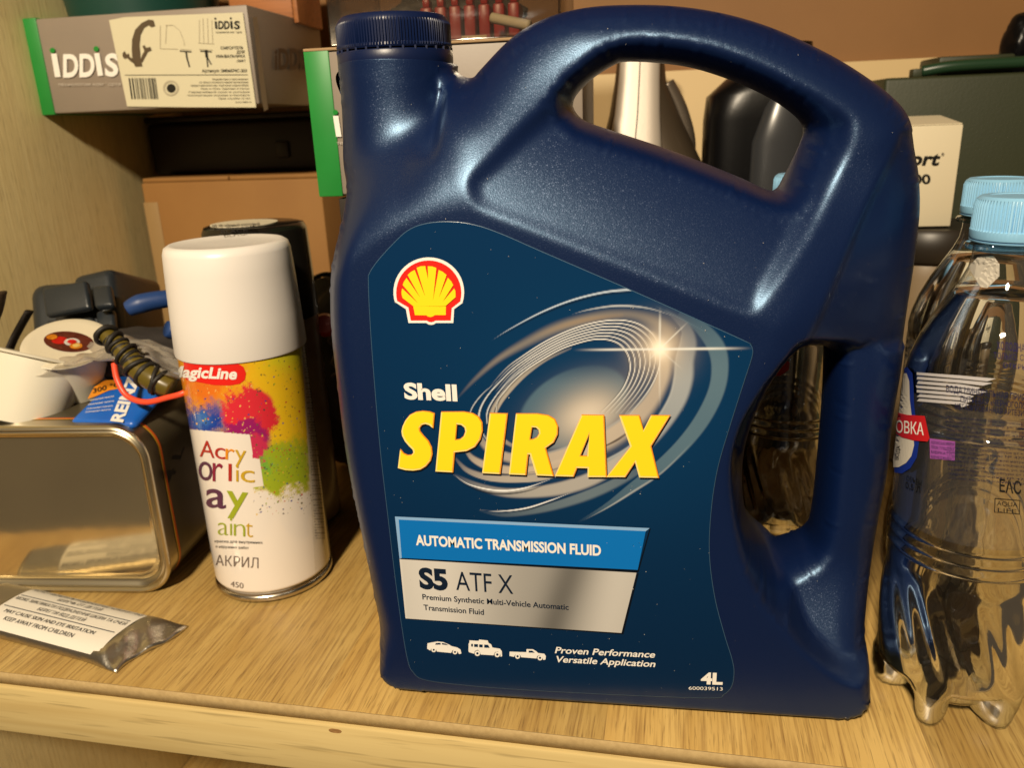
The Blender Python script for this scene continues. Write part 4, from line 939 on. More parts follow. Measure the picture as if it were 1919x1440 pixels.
# pliers
m_blue = mat('blue_rubber', (.012, .045, .17), .45)
pl = thing('pliers', 'pair of pliers with blue rubber handles lying behind the white spray can', 'pliers', V3(280, 600, .47))
q0 = pl.location
tube('handle', [V3(240, 580, .455)-q0, V3(262, 570, .458)-q0, V3(300, 562, .465)-q0, V3(350, 556, .475)-q0], [.0048, .0062, .0058, .0050], m_blue, pl, 12)
tube('handle', [V3(312, 616, .450)-q0, V3(330, 618, .455)-q0, V3(360, 600, .470)-q0], [.0050, .0062, .0055], m_blue, pl, 12)
tube('jaw', [V3(350, 556, .475)-q0, V3(372, 560, .485)-q0, V3(395, 575, .49)-q0], [.004, .006, .003], mat('dark_steel', (.12, .11, .10), .4, .8), pl, 8)
# straps
st = thing('black_strap', 'black webbing strap hanging over the left end of the tin', 'strap', V3(20, 640, .43)); q0 = st.location
tube('strap_band', [V3(-30, 790, .43)-q0, V3(2, 700, .43)-q0, V3(24, 640, .435)-q0, V3(55, 583, .44)-q0], .0042, mat('black_webbing', (.018, .013, .010), .8, bump=(700, .6, .0005)), st, 8, flat=.35)
st2 = thing('dark_strip', 'dark brown strip end poking in at the far left edge', 'strip', V3(0, 570, .42)); q0 = st2.location
tube('strip_band', [V3(-30, 640, .42)-q0, V3(-6, 590, .42)-q0, V3(4, 548, .42)-q0], .004, mat('dark_brown_strip', (.04, .022, .010), .6), st2, 8, flat=.4)
# dark pouch filling behind the cups
def lump(name, label, cat, c, s, m, seed=0, amp=.25, fr=30, lm=None):
    bm = bmesh.new(); bmesh.ops.create_icosphere(bm, subdivisions=5, radius=1)
    for v in bm.verts:
        p = Vector(v.co); k = 1+amp*noise.noise(p*1.6+Vector((seed, 0, 0)))+amp*.5*abs(noise.noise(p*4+Vector((0, seed, 0)))); p *= k
        v.co = Vector((p.x*s[0], p.y*s[1], p.z*s[2]))
    me = bpy.data.meshes.new(name); bm.to_mesh(me); bm.free(); o = link(name, me, None, m); o.location = c
    return tag(o, label, cat)
lump('black_cloth_pouch', 'crumpled black cloth pouch lying behind the cups on the tin', 'pouch', (-.322, .455, .1275), (.058, .024, .0150), mat('black_cloth', (.016, .012, .010), .85, bump=(500, .4, .0005)), 3)
# clear bag
m_bag = film_mat('clear_bag_film', (.80, .77, .72), (.5, .46, .40), .16, .9, bump=(90, .6, .003))
_n = m_bag.node_tree; _df = _n.nodes.new('ShaderNodeBsdfDiffuse'); _df.inputs[0].default_value = (.62, .56, .48, 1); _m2 = _n.nodes.new('ShaderNodeMixShader'); _m2.inputs[0].default_value = .28
_o = [q for q in _n.nodes if q.type == 'OUTPUT_MATERIAL'][0]; _p = _o.inputs[0].links[0].from_socket; _n.links.new(_p, _m2.inputs[1]); _n.links.new(_df.outputs[0], _m2.inputs[2]); _n.links.new(_m2.outputs[0], _o.inputs[0])
bg = bpy.data.meshes.new('bag'); V = []; F = []; nu, nv_ = 46, 30
for i in range(nu+1):
    for j in range(nv_+1):
        u = i/nu; v = j/nv_
        X_ = 62+u*285; Yp = 662+v*48-42*math.sin(u*2.6)+u*u*28; d = .395+.045*(1-v)+.01*noise.noise(Vector((u*5, v*4, 0)))
        w = noise.noise(Vector((u*9, v*6, 5)))*9+abs(noise.noise(Vector((u*4, v*8, 9))))*14
        V.append(V3(X_, Yp+w-4, d))
for i in range(nu):
    for j in range(nv_): a = i*(nv_+1)+j; F.append((a, a+nv_+1, a+nv_+2, a+1))
tag(mesh('plastic_bag', V, F, m_bag), 'crumpled clear plastic bag draped between the cups and the white spray can', 'plastic bag')
# yellow-green coil with black rings
cb = thing('coiled_brush', 'yellow handled brush with black bristle coil beside the red ring', 'brush', V3(240, 680, .40)); q0 = cb.location
cp = [V3(192, 622, .405), V3(226, 652, .402), V3(258, 690, .398), V3(290, 712, .396), V3(322, 728, .396)]
tube('handle', [p-q0 for p in cp], [.004, .0055, .0065, .0072, .006], mat('olive_yellow_plastic', (.11, .080, .012), .3), cb, 14)
m_br = mat('black_bristle', (.010, .008, .006), .6)
for k in range(17):
    u = k/16*3.5; i = min(3, int(u)); t = u-i; c = cp[i].lerp(cp[i+1], t)-q0; d = (cp[i+1]-cp[i]).normalized()
    e = Vector((0, 0, 1)).rotation_difference(d).to_euler()
    o = torus('bristle_ring', (0, 0, 0), .0048+.00015*k+.0012*math.sin(k*2.3), .0011+.0003*(k % 2), m_br, cb, n=22, seg=7); o.location = c; o.rotation_euler = (e.x+.25*math.sin(k*1.7), e.y+.2*math.cos(k*2.9), e.z)
rr = tube('red_cable_ring', [V3(214, 682, .400), V3(220, 712, .395), V3(238, 742, .392), V3(272, 754, .390), V3(312, 746, .390), V3(350, 733, .392), V3(372, 700, .41), V3(360, 665, .44)], .0017, mat('red_orange_rubber', (.80, .075, .03), .4), None, 12)
tag(rr, 'thin red orange rubber ring hanging over the right edge of the tin', 'cable ring')

# ------------------------------------------------------------------ tap boxes
m_gbox = mat('warm_grey_card', (.230, .190, .155), .48, noise_c=(30, (.25, .205, .165)), bump=(500, .12, .0003))
m_green = mat('green_card', (.010, .20, .028), .45, noise_c=(40, (.012, .23, .035)))
m_card = mat('cut_card_edge', (.60, .52, .42), .7)
def tapbox(label, p_bl, w, h, d, rz):
    t = thing('tap_box', label, 'cardboard box', p_bl, rz)
    b_ = box('carton', (0.0, w), (0, d), (0, h), m_gbox, t, .0012)
    box('green_band', (-.0008, .0135), (-.0008, d*.98), (-.0008, h+.0008), m_green, t, .0006)
    return t, b_
Y1 = .58; a_ = V3(74, 214, Y1); b1 = V3(492, 208, Y1); bt1 = V3(484, 22, Y1)
t1, c1b = tapbox('flat grey and green tap box with white sticker, upper left corner', a_, b1.x-a_.x, bt1.z-b1.z, .13, math.radians(-1.2))
f1 = on_plane(a_, (math.sin(math.radians(-1.2)), -math.cos(math.radians(-1.2)), 0), .0012); f1b = on_plane(a_, (math.sin(math.radians(-1.2)), -math.cos(math.radians(-1.2)), 0), .0016)
def q3(pts): return [(x/3, y/3) for x, y in pts]
for q_ in ([(287, 300), (318, 300), (342, 432), (309, 432)], [(529, 298), (558, 297), (580, 424), (550, 426)]): decal_poly('brand_letter', [(q3(q_), [])], white_i, f1, c1b)
green_i = ink('green', (.012, .22, .03))
decal_poly('brand_dot', [(q3(circ(294, 282, 15)), []), (q3(circ(540, 273, 15)), [])], green_i, f1, c1b)
decal('brand_lettering', 'DD', (355/3, 430/3), (532/3, 426/3), 43, white_i, f1, c1b, .035)
decal('brand_lettering', 'S', (590/3, 424/3), (665/3, 422/3), 42, white_i, f1, c1b, .035)
decal('lettering', 'технологии комфорта', (325/3, 483/3), (678/3, 480/3), 6.5, ink('pale_grey', (.5, .45, .4)), f1, c1b)
m_st = mat('cream_sticker', (.60, .56, .40), .5)
stk1 = decal_poly('sticker', [(q3([(613, 112), (700, 95), (900, 86), (1365, 68), (1402, 330), (1440, 603), (1080, 602), (715, 598), (665, 360)]), [])], m_st, f1, c1b)
ik = ink('black', (.012, .010, .008)); bz = ink('bronze', (.085, .06, .035)); lg = ink('pale_line', (.42, .38, .28))
decal_poly('tap_picture', [(q3([(745, 340), (740, 280), (742, 220), (760, 165), (795, 128), (835, 108), (862, 112), (872, 145), (850, 152), (835, 140), (810, 155), (790, 195), (784, 250), (790, 320), (800, 372), (760, 374)]), []),
   (q3([(688, 300), (700, 285), (712, 305), (725, 300), (728, 318), (750, 330), (762, 360), (735, 345), (715, 325), (700, 330), (690, 318)]), []), (q3([(800, 258), (812, 252), (822, 268), (845, 262), (852, 282), (832, 290), (815, 320), (800, 350), (788, 345), (800, 305), (812, 285)]), [])], bz, f1b, stk1)
decal_poly('dimension_lines', strokes([(x0/3, y0/3, x1/3, y1/3, .9) for x0, y0, x1, y1 in ((900, 140, 900, 272), (900, 272, 1000, 275), (935, 140, 930, 245), (930, 140, 975, 140), (975, 140, 1010, 170), (1010, 170, 1035, 235), (1035, 235, 1035, 255), (1015, 275, 1075, 280), (1120, 275, 1195, 280), (1120, 110, 1120, 240), (1190, 110, 1195, 240), (1140, 100, 1145, 240), (1165, 100, 1170, 240), (1115, 240, 1205, 245))]), lg, f1b, stk1)
decal_poly('hose_picture', strokes([(x0/3, y0/3, x1/3, y1/3, w) for x0, y0, x1, y1, w in ((1010, 285, 1075, 290, 2), (1045, 290, 1052, 330, 3), (1052, 330, 1065, 375, 2.6), (1125, 285, 1190, 290, 2), (1158, 280, 1162, 320, 5), (1162, 320, 1168, 375, 2.2), (1165, 320, 1188, 362, 2.2))]), ik, f1b, stk1)
decal_poly('brand_lettering', [(q3([(1206, 118), (1218, 118), (1222, 160), (1210, 160)]), []), (q3([(1293, 116), (1305, 116), (1309, 160), (1297, 160)]), []), (q3(circ(1210, 103, 6, 8)), []), (q3(circ(1297, 101, 6, 8)), [])], ik, f1b, stk1)
decal('brand_lettering', 'DD', (1227/3, 160/3), (1290/3, 160/3), 15, ik, f1b, stk1, .03); decal('brand_lettering', 'S', (1316/3, 160/3), (1348/3, 160/3), 15, ik, f1b, stk1, .03)
for s_, x0, x1, y, c_ in (('технологии комфорта', 1212, 1358, 184, 4), ('СМЕСИТЕЛЬ', 1240, 1368, 275, 5.5), ('ДЛЯ', 1330, 1374, 298, 5.5), ('УМЫВАЛЬНИКА', 1212, 1378, 322, 5.5), ('ЛИФТ', 1330, 1380, 348, 5), ('Артикул: SM06074C-203', 1135, 1388, 404, 6),
                          ('Разработано и произведено', 1195, 1394, 448, 3.4), ('по заказу уполномоченной организации', 1120, 1395, 465, 3.4), ('представительство торговой марки IDDIS', 1072, 1397, 483, 3.4), ('Made in China. Сделано в Китае', 1130, 1400, 501, 3.2), ('Гарантийный срок и условия', 1062, 1402, 520, 3.2), ('эксплуатации указаны в паспорте', 1052, 1404, 538, 3.2), ('Срок службы 10 лет', 1228, 1408, 556, 3.2), ('www.iddis.ru', 1322, 1412, 576, 3.4)):
    decal('lettering', s_, (x0/3, (y+1)/3), (x1/3, y/3), c_, ik, f1b, stk1, .008 if c_ > 5 else 0)
decal_poly('rule_line', strokes([(702/3, 421/3, 1392/3, 419/3, 1)]), ik, f1b, stk1)
rb = random.Random(5); bars = []; x = 722
while x < 872: w = rb.choice((4, 5, 8, 3)); bars.append(((x+w/2)/3, 437/3, (x+w/2+16)/3, 556/3, w/3)); x += w+rb.choice((4, 6, 9))
decal_poly('barcode', strokes(bars), ik, f1b, stk1)
decal_poly('round_mark', [(q3(circ(960, 494, 44, 24)), [q3(circ(960, 494, 34, 24))])], lg, f1b, stk1)
decal_poly('round_mark', [(q3(circ(962, 495, 25, 20)), [])], ik, f1b, stk1)
xr = (a_.x+(b1.x-a_.x)); fr1 = on_plane((xr, Y1, 0), (math.cos(math.radians(-1.2)), math.sin(math.radians(-1.2)), 0), .0016)
decal('brand_lettering', 'iDDiS', (1545/3, 388/3), (1745/3, 385/3), 40, ink('dark_grey', (.03, .022, .018)), fr1, c1b, .03)
decal_poly('worn_edge', [(q3([(1420, 95), (1446, 92), (1462, 250), (1480, 400), (1508, 612), (1486, 625), (1470, 560), (1455, 420), (1436, 240)]), [])], m_card, fr1, c1b)
# second box behind the jug neck
Y2 = .45; a2_ = V3(601, 366, Y2); w2 = V3(1092, 120, Y2).x-a2_.x; h2 = V3(572, 98, Y2).z-a2_.z
t2, c2b = tapbox('grey and green tap box partly hidden behind the jug neck', a2_, w2, h2, .12, 0)
f2 = on_plane(a2_, (0, -1, 0), .0012)
decal_poly('brand_lettering', [(q3([(1872, 650), (1902, 650), (1920, 768), (1890, 768)]), [])], white_i, f2, c2b)
decal_poly('brand_dot', [(q3(circ(1886, 630, 14)), [])], green_i, f2, c2b)
decal('lettering', 'технологии комфорта', (1893/3, 812/3), (2260/3, 808/3), 6.5, ink('pale_grey', 0), f2, c2b)
lid_ = box('lid_flap', (-.0006, w2+.0008), (-.0012, .12), (h2+.0003, h2+.0018), mat('brown_card_edge', (.34, .22, .11), .7), t2, .0004)
# what they stand on
m_kraft = mat('kraft_cardboard', (.25, .115, .026), .75, noise_c=(14, (.29, .14, .034)), bump=(300, .2, .0004))
kb0 = V3(262, 335, .655); kb1 = V3(606, 340, .655)
kb = thing('cardboard_box', 'plain brown cardboard box in the back left corner under the dark case', 'cardboard box', (kb0.x, .655, 0), math.radians(-2))
kw = kb1.x-kb0.x; kh = kb0.z
box('carton', (0, kw), (0, .085), (0, kh-.0035), m_kraft, kb, .002)
box('lid_flap', (.0015, kw/2-.0006), (.001, .085), (kh-.0033, kh), m_kraft, kb, .0008); box('lid_flap', (kw/2+.0006, kw-.001), (.001, .085), (kh-.0033, kh), m_kraft, kb, .0008)
tape = box('parcel_tape', (-.0004, .013), (-.0006, .084), (.01, kh-.02), mat('brown_tape', (.30, .19, .08), .3), kb, .0002)
bk0 = V3(255, 330, .668)
blc = thing('dark_case', 'dark brown case on the brown cardboard box, in shadow under the grey tap box', 'case', (V3(284, 300, .695).x, .695, kh))
m_bc = mat('dark_brown_case', (.020, .012, .006), .5, bump=(50, .1, .001))
box('case_body', (0, .175), (0, .04), (.0006, V3(500, 214, .695).z-kh-.004), m_bc, blc, .004, 3)
zc = V3(500, 214, .695).z-kh-.0035
box('case_lid', (-.001, .176), (-.001, .04), (zc, zc+.0052), m_bc, blc, .002); box('latch', (.120, .132), (-.003, .0), (.012, .026), m_bc, blc, .001)
for nm_, X0, X1, Y0_, Y1_, col, lb in (('dark_crate', -.168, .02, .452, .575, (.020, .014, .010), 'dark plastic crate standing behind the jug, carrying the second tap box'),):
    t = thing('plastic_crate', lb, 'crate', (X0, Y0_, 0)); mm = mat('dark_crate_plastic', col, .5)
    zt = a2_.z-.0022; wx = X1-X0; dy = Y1_-Y0_
    box('floor', (0, wx), (0, dy), (.0005, .004), mm, t, .0008); box('back_wall_panel', (0, wx), (dy-.003, dy), (.0042, zt), mm, t, .0008)
    for k in range(5): box('slat', (.0002, wx-.0002), (0, .003), (.006+k*.0445, .046+k*.0445 if k < 4 else zt), mm, t, .0008)
    for x in (0, wx-.003): box('end_wall', (x, x+.003), (.0032, dy-.0032), (.0042, zt), mm, t, .0008)
# things on top of the first tap box
top1 = bt1.z
tl = lathe('green_bowl', [(.052, .0), (.054, .001), (.058, .03), (.06, .06), (.0585, .06), (.056, .03), (.05, .003), (.0001, .003)], mat('dark_teal_plastic', (.004, .045, .035), .4), seg=48)
tl.location = (V3(262, 26, .64).x, .648, top1+.0006); tag(tl, 'dark teal plastic tub standing on the upper left tap box', 'tub')
wb_ = thing('wooden_box', 'orange brown wooden box standing on the tap box near the clear bin', 'wooden box', (V3(438, 36, .66).x, .655, top1+.0006))
m_ob = wood_mat('orange_wood', (.36, .13, .04), (.42, .17, .06), (.22, .08, .025), 'X', 1)
box('side', (0, .052), (0, .05), (0, .05), m_ob, wb_, .001); box('post', (.053, .057), (-.002, .05), (-.0, .052), m_ob, wb_, .0008)
# clear bin of bits on the second box
bz0 = a2_.z+h2+.002; bx0 = V3(618, 80, .462).x; bx1 = V3(1052, 80, .462).x
bn = thing('clear_bin', 'clear plastic bin holding red parts, standing on the tap box behind the jug', 'storage bin', (bx0, .462, bz0))
m_clear = film_mat('clear_hard_plastic', (.80, .77, .72), (.3, .27, .22), .12, .8, bump=(120, .15, .0005)); bw = bx1-bx0; bd = .10; bh = .07
box('bottom', (0, bw), (0, bd), (.0003, .0018), m_clear, bn, .0004); box('front_wall', (0, bw), (0, .0016), (.002, bh), m_clear, bn, .0004); box('rear_wall', (0, bw), (bd-.0016, bd), (.002, bh), m_clear, bn, .0004)
for x in (0, bw-.0016): box('side_wall', (x, x+.0016), (.0018, bd-.0018), (.002, bh), m_clear, bn, .0004)
m_redp = mat('red_plastic', (.38, .025, .02), .35)
rg = random.Random(11)
for i in range(7):
    x = .045+.0085*i; o = thing('red_clip', 'small red plastic clip in the clear bin, '+('leftmost', 'second from the left', 'third from the left', 'middle one', 'third from the right', 'second from the right', 'rightmost')[i]+' of the row', 'clip', (bx0+x, .462+.030, bz0+.0022), .1*rg.random(), 'row of red clips in the clear bin')
    box('clip_body', (0, .0065), (0, .022), (0, .020), m_redp, o, .0012); box('clip_tab', (.0012, .0053), (.002, .012), (.0202, .0245), m_redp, o, .0008)
for i, (x, y, l_, a, col, nm_, lb) in enumerate(((.100, .012, .024, -.35, (.70, .62, .45), 'white_peg', 'pale cylindrical peg lying at the front of the clear bin'), (.020, .022, .018, .5, (.62, .42, .16), 'brass_pin', 'small brass coloured pin lying left in the clear bin'), (.078, .02, .014, .1, (.55, .40, .2), 'short_dowel', 'short wooden dowel beside the red clips in the bin'), (.115, .03, .03, .2, (.5, .4, .25), 'thin_stick', 'thin pale stick lying right in the clear bin'))):
    r_ = (.0028, .0016, .0014, .0012)[i]; o = tube(nm_, [(-l_/2, 0, 0), (0, 0, 0), (l_/2, 0, 0)], r_, mat(nm_+'_m', col, .5), None, 10)
    o.location = (bx0+x, .462+y, bz0+.0022+r_+(.005 if i == 0 else 0)); o.rotation_euler = (0, .25 if i == 0 else 0, a); tag(o, lb, 'peg' if i == 0 else 'pin')
lump('grey_parts_bag', 'dull grey bag of small parts inside the clear bin', 'bag', (bx0+.055, .53, bz0+.020), (.042, .018, .015), mat('grey_bag', (.07, .06, .05), .5), 8)

# ------------------------------------------------------------------ between the cans and the jug
lump('dark_tool_bag', 'dark crumpled tool bag behind the black spray can', 'tool bag', (-.205, .57, .083), (.055, .034, .072), mat('dark_canvas', (.022, .018, .016), .8, bump=(400, .5, .0006)), 5)
ck = torus('black_cable_loop', (0, 0, 0), .016, .0016, m_blk, None, (math.radians(70), 0, 0)); ck.location = V3(612, 556, .53); tag(ck, 'loop of thin black cable standing behind the black can', 'cable')
wz = tube('white_zigzag_cord', [V3(x, y, .52) for x, y in ((612, 590), (628, 612), (616, 640), (634, 652), (622, 682), (640, 690), (622, 706))], .0011, mat('grey_cord', (.16, .14, .14), .5), None, 8, 3); tag(wz, 'thin grey zigzag cord lying on the dark tool bag', 'cord')
rp = lathe('red_bead', [(.005, 0), (.0075, .002), (.008, .010), (.006, .014), (.0001, .0145)], m_redp, seg=24); rp.location = V3(612, 612, .51); rp.rotation_euler = (math.radians(70), 0, .3); tag(rp, 'small dull red bead beside the black can', 'bead')

# ------------------------------------------------------------------ water bottles
m_pet = film_mat('clear_pet', (.985, .988, .99), (.16, .18, .19), .03, 1.0, bump=(38, .30, .003), f0=.075, f1=.95)
m_petb = film_mat('bluish_pet_foot', (.95, .97, .985), (.22, .30, .38), .03, 1.0, bump=(60, .3, .003))
m_foot = bpy.data.materials.new('thick_clear_pet'); m_foot.use_nodes = True; _b = m_foot.node_tree.nodes['Principled BSDF']
_b.inputs['Base Color'].default_value = (.90, .95, .98, 1); _b.inputs['Transmission Weight'].default_value = 1; _b.inputs['Roughness'].default_value = .03; _b.inputs['IOR'].default_value = 1.5

m_water = bpy.data.materials.new('clear_water'); m_water.use_nodes = True; _w = m_water.node_tree.nodes['Principled BSDF']
_w.inputs['Base Color'].default_value = (.97, .99, 1.0, 1); _w.inputs['Transmission Weight'].default_value = 1; _w.inputs['Roughness'].default_value = 0; _w.inputs['IOR'].default_value = 1.33
_n = m_foot.node_tree; _t = _n.nodes.new('ShaderNodeBsdfTransparent'); _m2 = _n.nodes.new('ShaderNodeMixShader'); _m2.inputs[0].default_value = .22
_o = [q for q in _n.nodes if q.type == 'OUTPUT_MATERIAL'][0]; _n.links.new(_b.outputs[0], _m2.inputs[1]); _n.links.new(_t.outputs[0], _m2.inputs[2]); _n.links.new(_m2.outputs[0], _o.inputs[0])
m_lc = mat('light_blue_cap', (.24, .50, .74), .40, bump=(500, .05, .0003))
m_neck = film_mat('pet_neck', (.60, .70, .74), (.05, .08, .10), .05, 1.0)
def mix_glass(film, fac, name, tint=(.97, .985, 1.0)):
    n = film.node_tree; p = n.nodes.new('ShaderNodeBsdfPrincipled'); p.inputs['Base Color'].default_value = (*tint, 1); p.inputs['Transmission Weight'].default_value = 1
    p.inputs['Roughness'].default_value = .015; p.inputs['IOR'].default_value = 1.5; m2 = n.nodes.new('ShaderNodeMixShader'); m2.inputs[0].default_value = fac
    o = [q for q in n.nodes if q.type == 'OUTPUT_MATERIAL'][0]; src = o.inputs[0].links[0].from_socket
    n.links.new(src, m2.inputs[1]); n.links.new(p.outputs[0], m2.inputs[2]); n.links.new(m2.outputs[0], o.inputs[0])
def shell_prof(out_, th0, th1, n1):
    inn = []
    for i_, (r, z) in enumerate(out_):
        a_, b2_ = out_[max(i_-1, 0)], out_[min(i_+1, len(out_)-1)]; dx, dz = b2_[0]-a_[0], b2_[1]-a_[1]; L_ = math.hypot(dx, dz)+1e-9; th = th0+(th1-th0)*min(1, i_/n1)
        inn.append((max(.0001, r+dz/L_*th), z-dx/L_*th))
    return out_+inn[::-1]+[out_[0]]
def bottle_prof():
    P = [(.0135, .2080), (.0136, .2035), (.0142, .1990), (.0165, .1935), (.0205, .1865), (.0248, .1785), (.0285, .1700), (.0310, .1620), (.0320, .1565), (.0320, .1530), (.0316, .1505)]
    for k in range(3): z = .1490-k*.0040; P += [(.0318, z), (.0306, z-.0013), (.0306, z-.0023), (.0318, z-.0035)]
    P += [(.0303, .1360), (.0302, .1260), (.0301, .1150), (.0300, .1040), (.0300, .0960), (.0302, .0925)]
    for k in range(3): z = .0910-k*.0052; P += [(.0311, z), (.0316, z-.0012), (.0300, z-.0026), (.0300, z-.0036)]
    P += [(.0308, .0740), (.0308, .0700)]
    n = 26
    for i in range(n): P.append((.0308+.0010*math.sin(i/(n-1)*math.pi), .0680-.0460*i/(n-1)))
    for r, z in ((.0318, .0190), (.0317, .0160), (.0312, .0125), (.0303, .0090), (.0298, .0058), (.0288, .0030), (.0270, .0010), (.0240, .0002), (.0200, .0008), (.0140, .0030), (.0070, .0050), (.0001, .0058)): P.append((r, z))
    return P
def pet_mod(r, z, a):
    if .022 < z < .070:
        k = math.sin((z-.022)/.048*math.pi)**.8; ph = 5*a+(z-.022)*60; w = max(0, math.cos(ph)); r -= .0030*k*w**1.3; r += .0007*k*math.cos(ph*2)+.0004*k*math.cos(ph*4+1)
    if z <= .022 and r > .002:
        q = max(0, math.cos(5*a+0.0)); f = sm(np.array([(.024-z)/.014]))[0]; edge = min(1, r/.02)
        r -= .0085*f*(1-q**.6)*edge; z += .0085*f*(1-q**.6)*edge
    return r, z
BPR = bottle_prof(); BPRs = []
for (r, z), (r2, z2) in zip(BPR[:-1], BPR[1:]):
    n = max(1, int(math.hypot(r2-r, z2-z)/.0022))
    for k in range(n): BPRs.append((r+(r2-r)*k/n, z+(z2-z)*k/n))
BPRs.append(BPR[-1])
def ribc(r, z, a): return (r+((.00030 if int(a/(2*math.pi)*144) % 2 else -.00030) if .2144 < z < .2238 else 0), z)
def make_bottle(label, x, y, rz):
    t = thing('water_bottle', label, 'water bottle', (x, y, 0), rz, 'clear half litre water bottles with light blue caps')
    k = next(i for i, p in enumerate(BPRs) if p[1] < .0215)
    b_ = lathe('bottle_wall', BPRs[:k+1], m_pet, t, 120, mod=pet_mod, close=False, sharp=80)
    f_ = lathe('foot', BPRs[k:], m_petb, t, 120, mod=pet_mod, close=False, sharp=80)
    wp = [(max(.0001, r-.0005), z+(.0005 if z < .01 else 0)) for r, z in BPRs if z < .1925]
    lathe('water', [(.0001, .1926)]+wp, m_water, t, 120, mod=pet_mod, close=False, sharp=80)
    lathe('neck_ring', [(.0136, .2062), (.0165, .2068), (.0168, .2078), (.0164, .2086), (.0136, .2092)], m_neck, t, 64)
    lathe('thread', [(.0133, .2092), (.0133, .2120)], m_neck, t, 48, close=False)
    lathe('cap', [(.0138, .2108), (.0154, .2109), (.0156, .2114), (.0156, .2140), (.0151, .2145), (.0150, .2236), (.0145, .2256), (.0132, .2266), (.0105, .2267), (.0100, .2263), (.0001, .2263)], m_lc, t, 288, mod=ribc, sharp=30)
    lathe('cap_band', [(.0137, .2096), (.0153, .2098), (.0155, .2103), (.0138, .2105)], m_lc, t, 64)
    return t
Bs = [(.1442, .3315, .35), (.1700, .4130, 1.1), (.0935, .4790, .2), (-.1330, .4455, .9)]
w1 = make_bottle('front clear water bottle with light blue cap, right beside the jug', *Bs[0])
def dup(t, loc, rz, label):
    r = t.copy(); COL.objects.link(r); r.location = (*loc, 0); r.rotation_euler = (0, 0, rz); r['label'] = label
    for ch in t.children:
        c = ch.copy(); COL.objects.link(c); c.parent = r
    return r
bottles = [w1]
for (x, y, rz), lb in zip(Bs[1:], ('rear clear water bottle with light blue cap at the right edge, behind the front one', 'water bottle seen through the lower handle opening of the jug', 'water bottle half hidden between the black spray can and the jug')): bottles.append(dup(w1, (x, y), rz, lb))
# printed film on the front bottle and the one seen through the handle
m_film = film_mat('label_film', (.95, .95, .96), (.6, .6, .62), .05, 1.0, bump=(40, .3, .002), f0=.06)
_n = m_film.node_tree; _df = _n.nodes.new('ShaderNodeBsdfDiffuse'); _df.inputs[0].default_value = (.55, .55, .58, 1); _m2 = _n.nodes.new('ShaderNodeMixShader'); _m2.inputs[0].default_value = .035
_o = [q for q in _n.nodes if q.type == 'OUTPUT_MATERIAL'][0]; _p = _o.inputs[0].links[0].from_socket; _n.links.new(_p, _m2.inputs[1]); _n.links.new(_df.outputs[0], _m2.inputs[2]); _n.links.new(_m2.outputs[0], _o.inputs[0])
navy = ink('ink_blue', (.012, .014, .05)); bl2 = ink('royal_blue', (.010, .03, .26)); magenta = ink('violet', (.30, .08, .34)); badge = ink('badge_red', (.52, .015, .02))
def film(t, x, y): 
    return lathe('label_film', [(.0309, .0935), (.0314, .0960), (.0315, .1000), (.0317, .1060), (.0315, .1120), (.0318, .1180), (.0316, .1240), (.0319, .1300), (.0318, .1355), (.0321, .1400), (.0320, .1500)], m_film, t, 80, close=False)
for b_ in bottles[:3]: film(b_, 0, 0)
bx_, by_ = Bs[0][:2]; lf = [c for c in bottles[0].children if c.name.startswith('label_film')][0]
cs = on_cyl(bx_, by_, .0323); cs2 = on_cyl(bx_, by_, .0325)
def bt_(s_, l, r, cap, m_=navy, bold=0, surf=cs): decal('lettering', s_, l, r, cap, m_, surf, lf, bold, 0, 8)
bt_('ВОДА МИНЕРАЛЬНАЯ ПРИРОДНАЯ', (1773, 735), (1960, 757), 13, bold=.012); bt_('ПИТЬЕВАЯ «ЧЕРНОГОЛОВСКАЯ»', (1800, 754), (1962, 772), 12, bold=.012); bt_('НЕГАЗИРОВАННАЯ АРТЕЗИАНСКАЯ', (1790, 767), (1958, 785), 11, bold=.008)
bt_('ХОЛОДНАЯ ВОДА', (1868, 655), (1960, 664), 15, ink('ink_violet', (.02, .015, .09)), .01); bt_('ТОЛЬКО, СВЕЖАЯ', (1862, 672), (1955, 680), 12, ink('ink_violet', 0)); bt_('ОТКРЫВАТЬ', (1880, 690), (1960, 697), 10, ink('ink_violet', 0))
for i in range(15): bt_(['поставщик питьевой воды московская область', 'россия, г. черноголовка, ул. заводская', 'хранить при температуре от +2 до +20', 'адрес скважины № 47/99-бис', 'состав: кальций магний натрий калий'][i % 5], (1772+i*.4, 783+i*8.2), (1948+i, 801+i*8.0), 4.5)
decal_poly('violet_patch', [([(1742, 822), (1790, 828), (1789, 864), (1743, 860)], [])], magenta, cs, lf, 8)
for i in range(4): bt_(['НОГИНСКИЙ РАЙОН', 'ПРОМ. ПЛОЩАДКА', 'МЕРКАТУС', 'МЕНЕДЖМЕНТ'][i], (1745, 832+i*9), (1788, 837+i*9), 5.5, navy, 0, cs2)
bt_('ЕАС', (1873, 922), (1914, 927), 24, ink('black', 0), .02)
decal_poly('outline_box', [([(1864, 934), (1912, 938), (1911, 965), (1863, 961)], [[(1865.5, 936), (1910.5, 939.5), (1909.5, 963.5), (1864.5, 960)]])], ink('black', 0), cs, lf, 8)
bt_('AQUA', (1868, 948), (1907, 951), 9, ink('black', 0)); bt_('LIFE', (1870, 960), (1905, 963), 8, ink('black', 0))
bt_('ОБЪЁМ', (1699, 900), (1727, 911), 9, ink('black', 0), .01); bt_('0,5 Л', (1697, 914), (1725, 925), 12, ink('black', 0), .02)
m_band = film_mat('reflection_band_film', (.55, .55, .56), (.3, .3, .3), .08, 1.0, bump=(30, .4, .002))  # pale stripes paint a bright reflection onto the label film
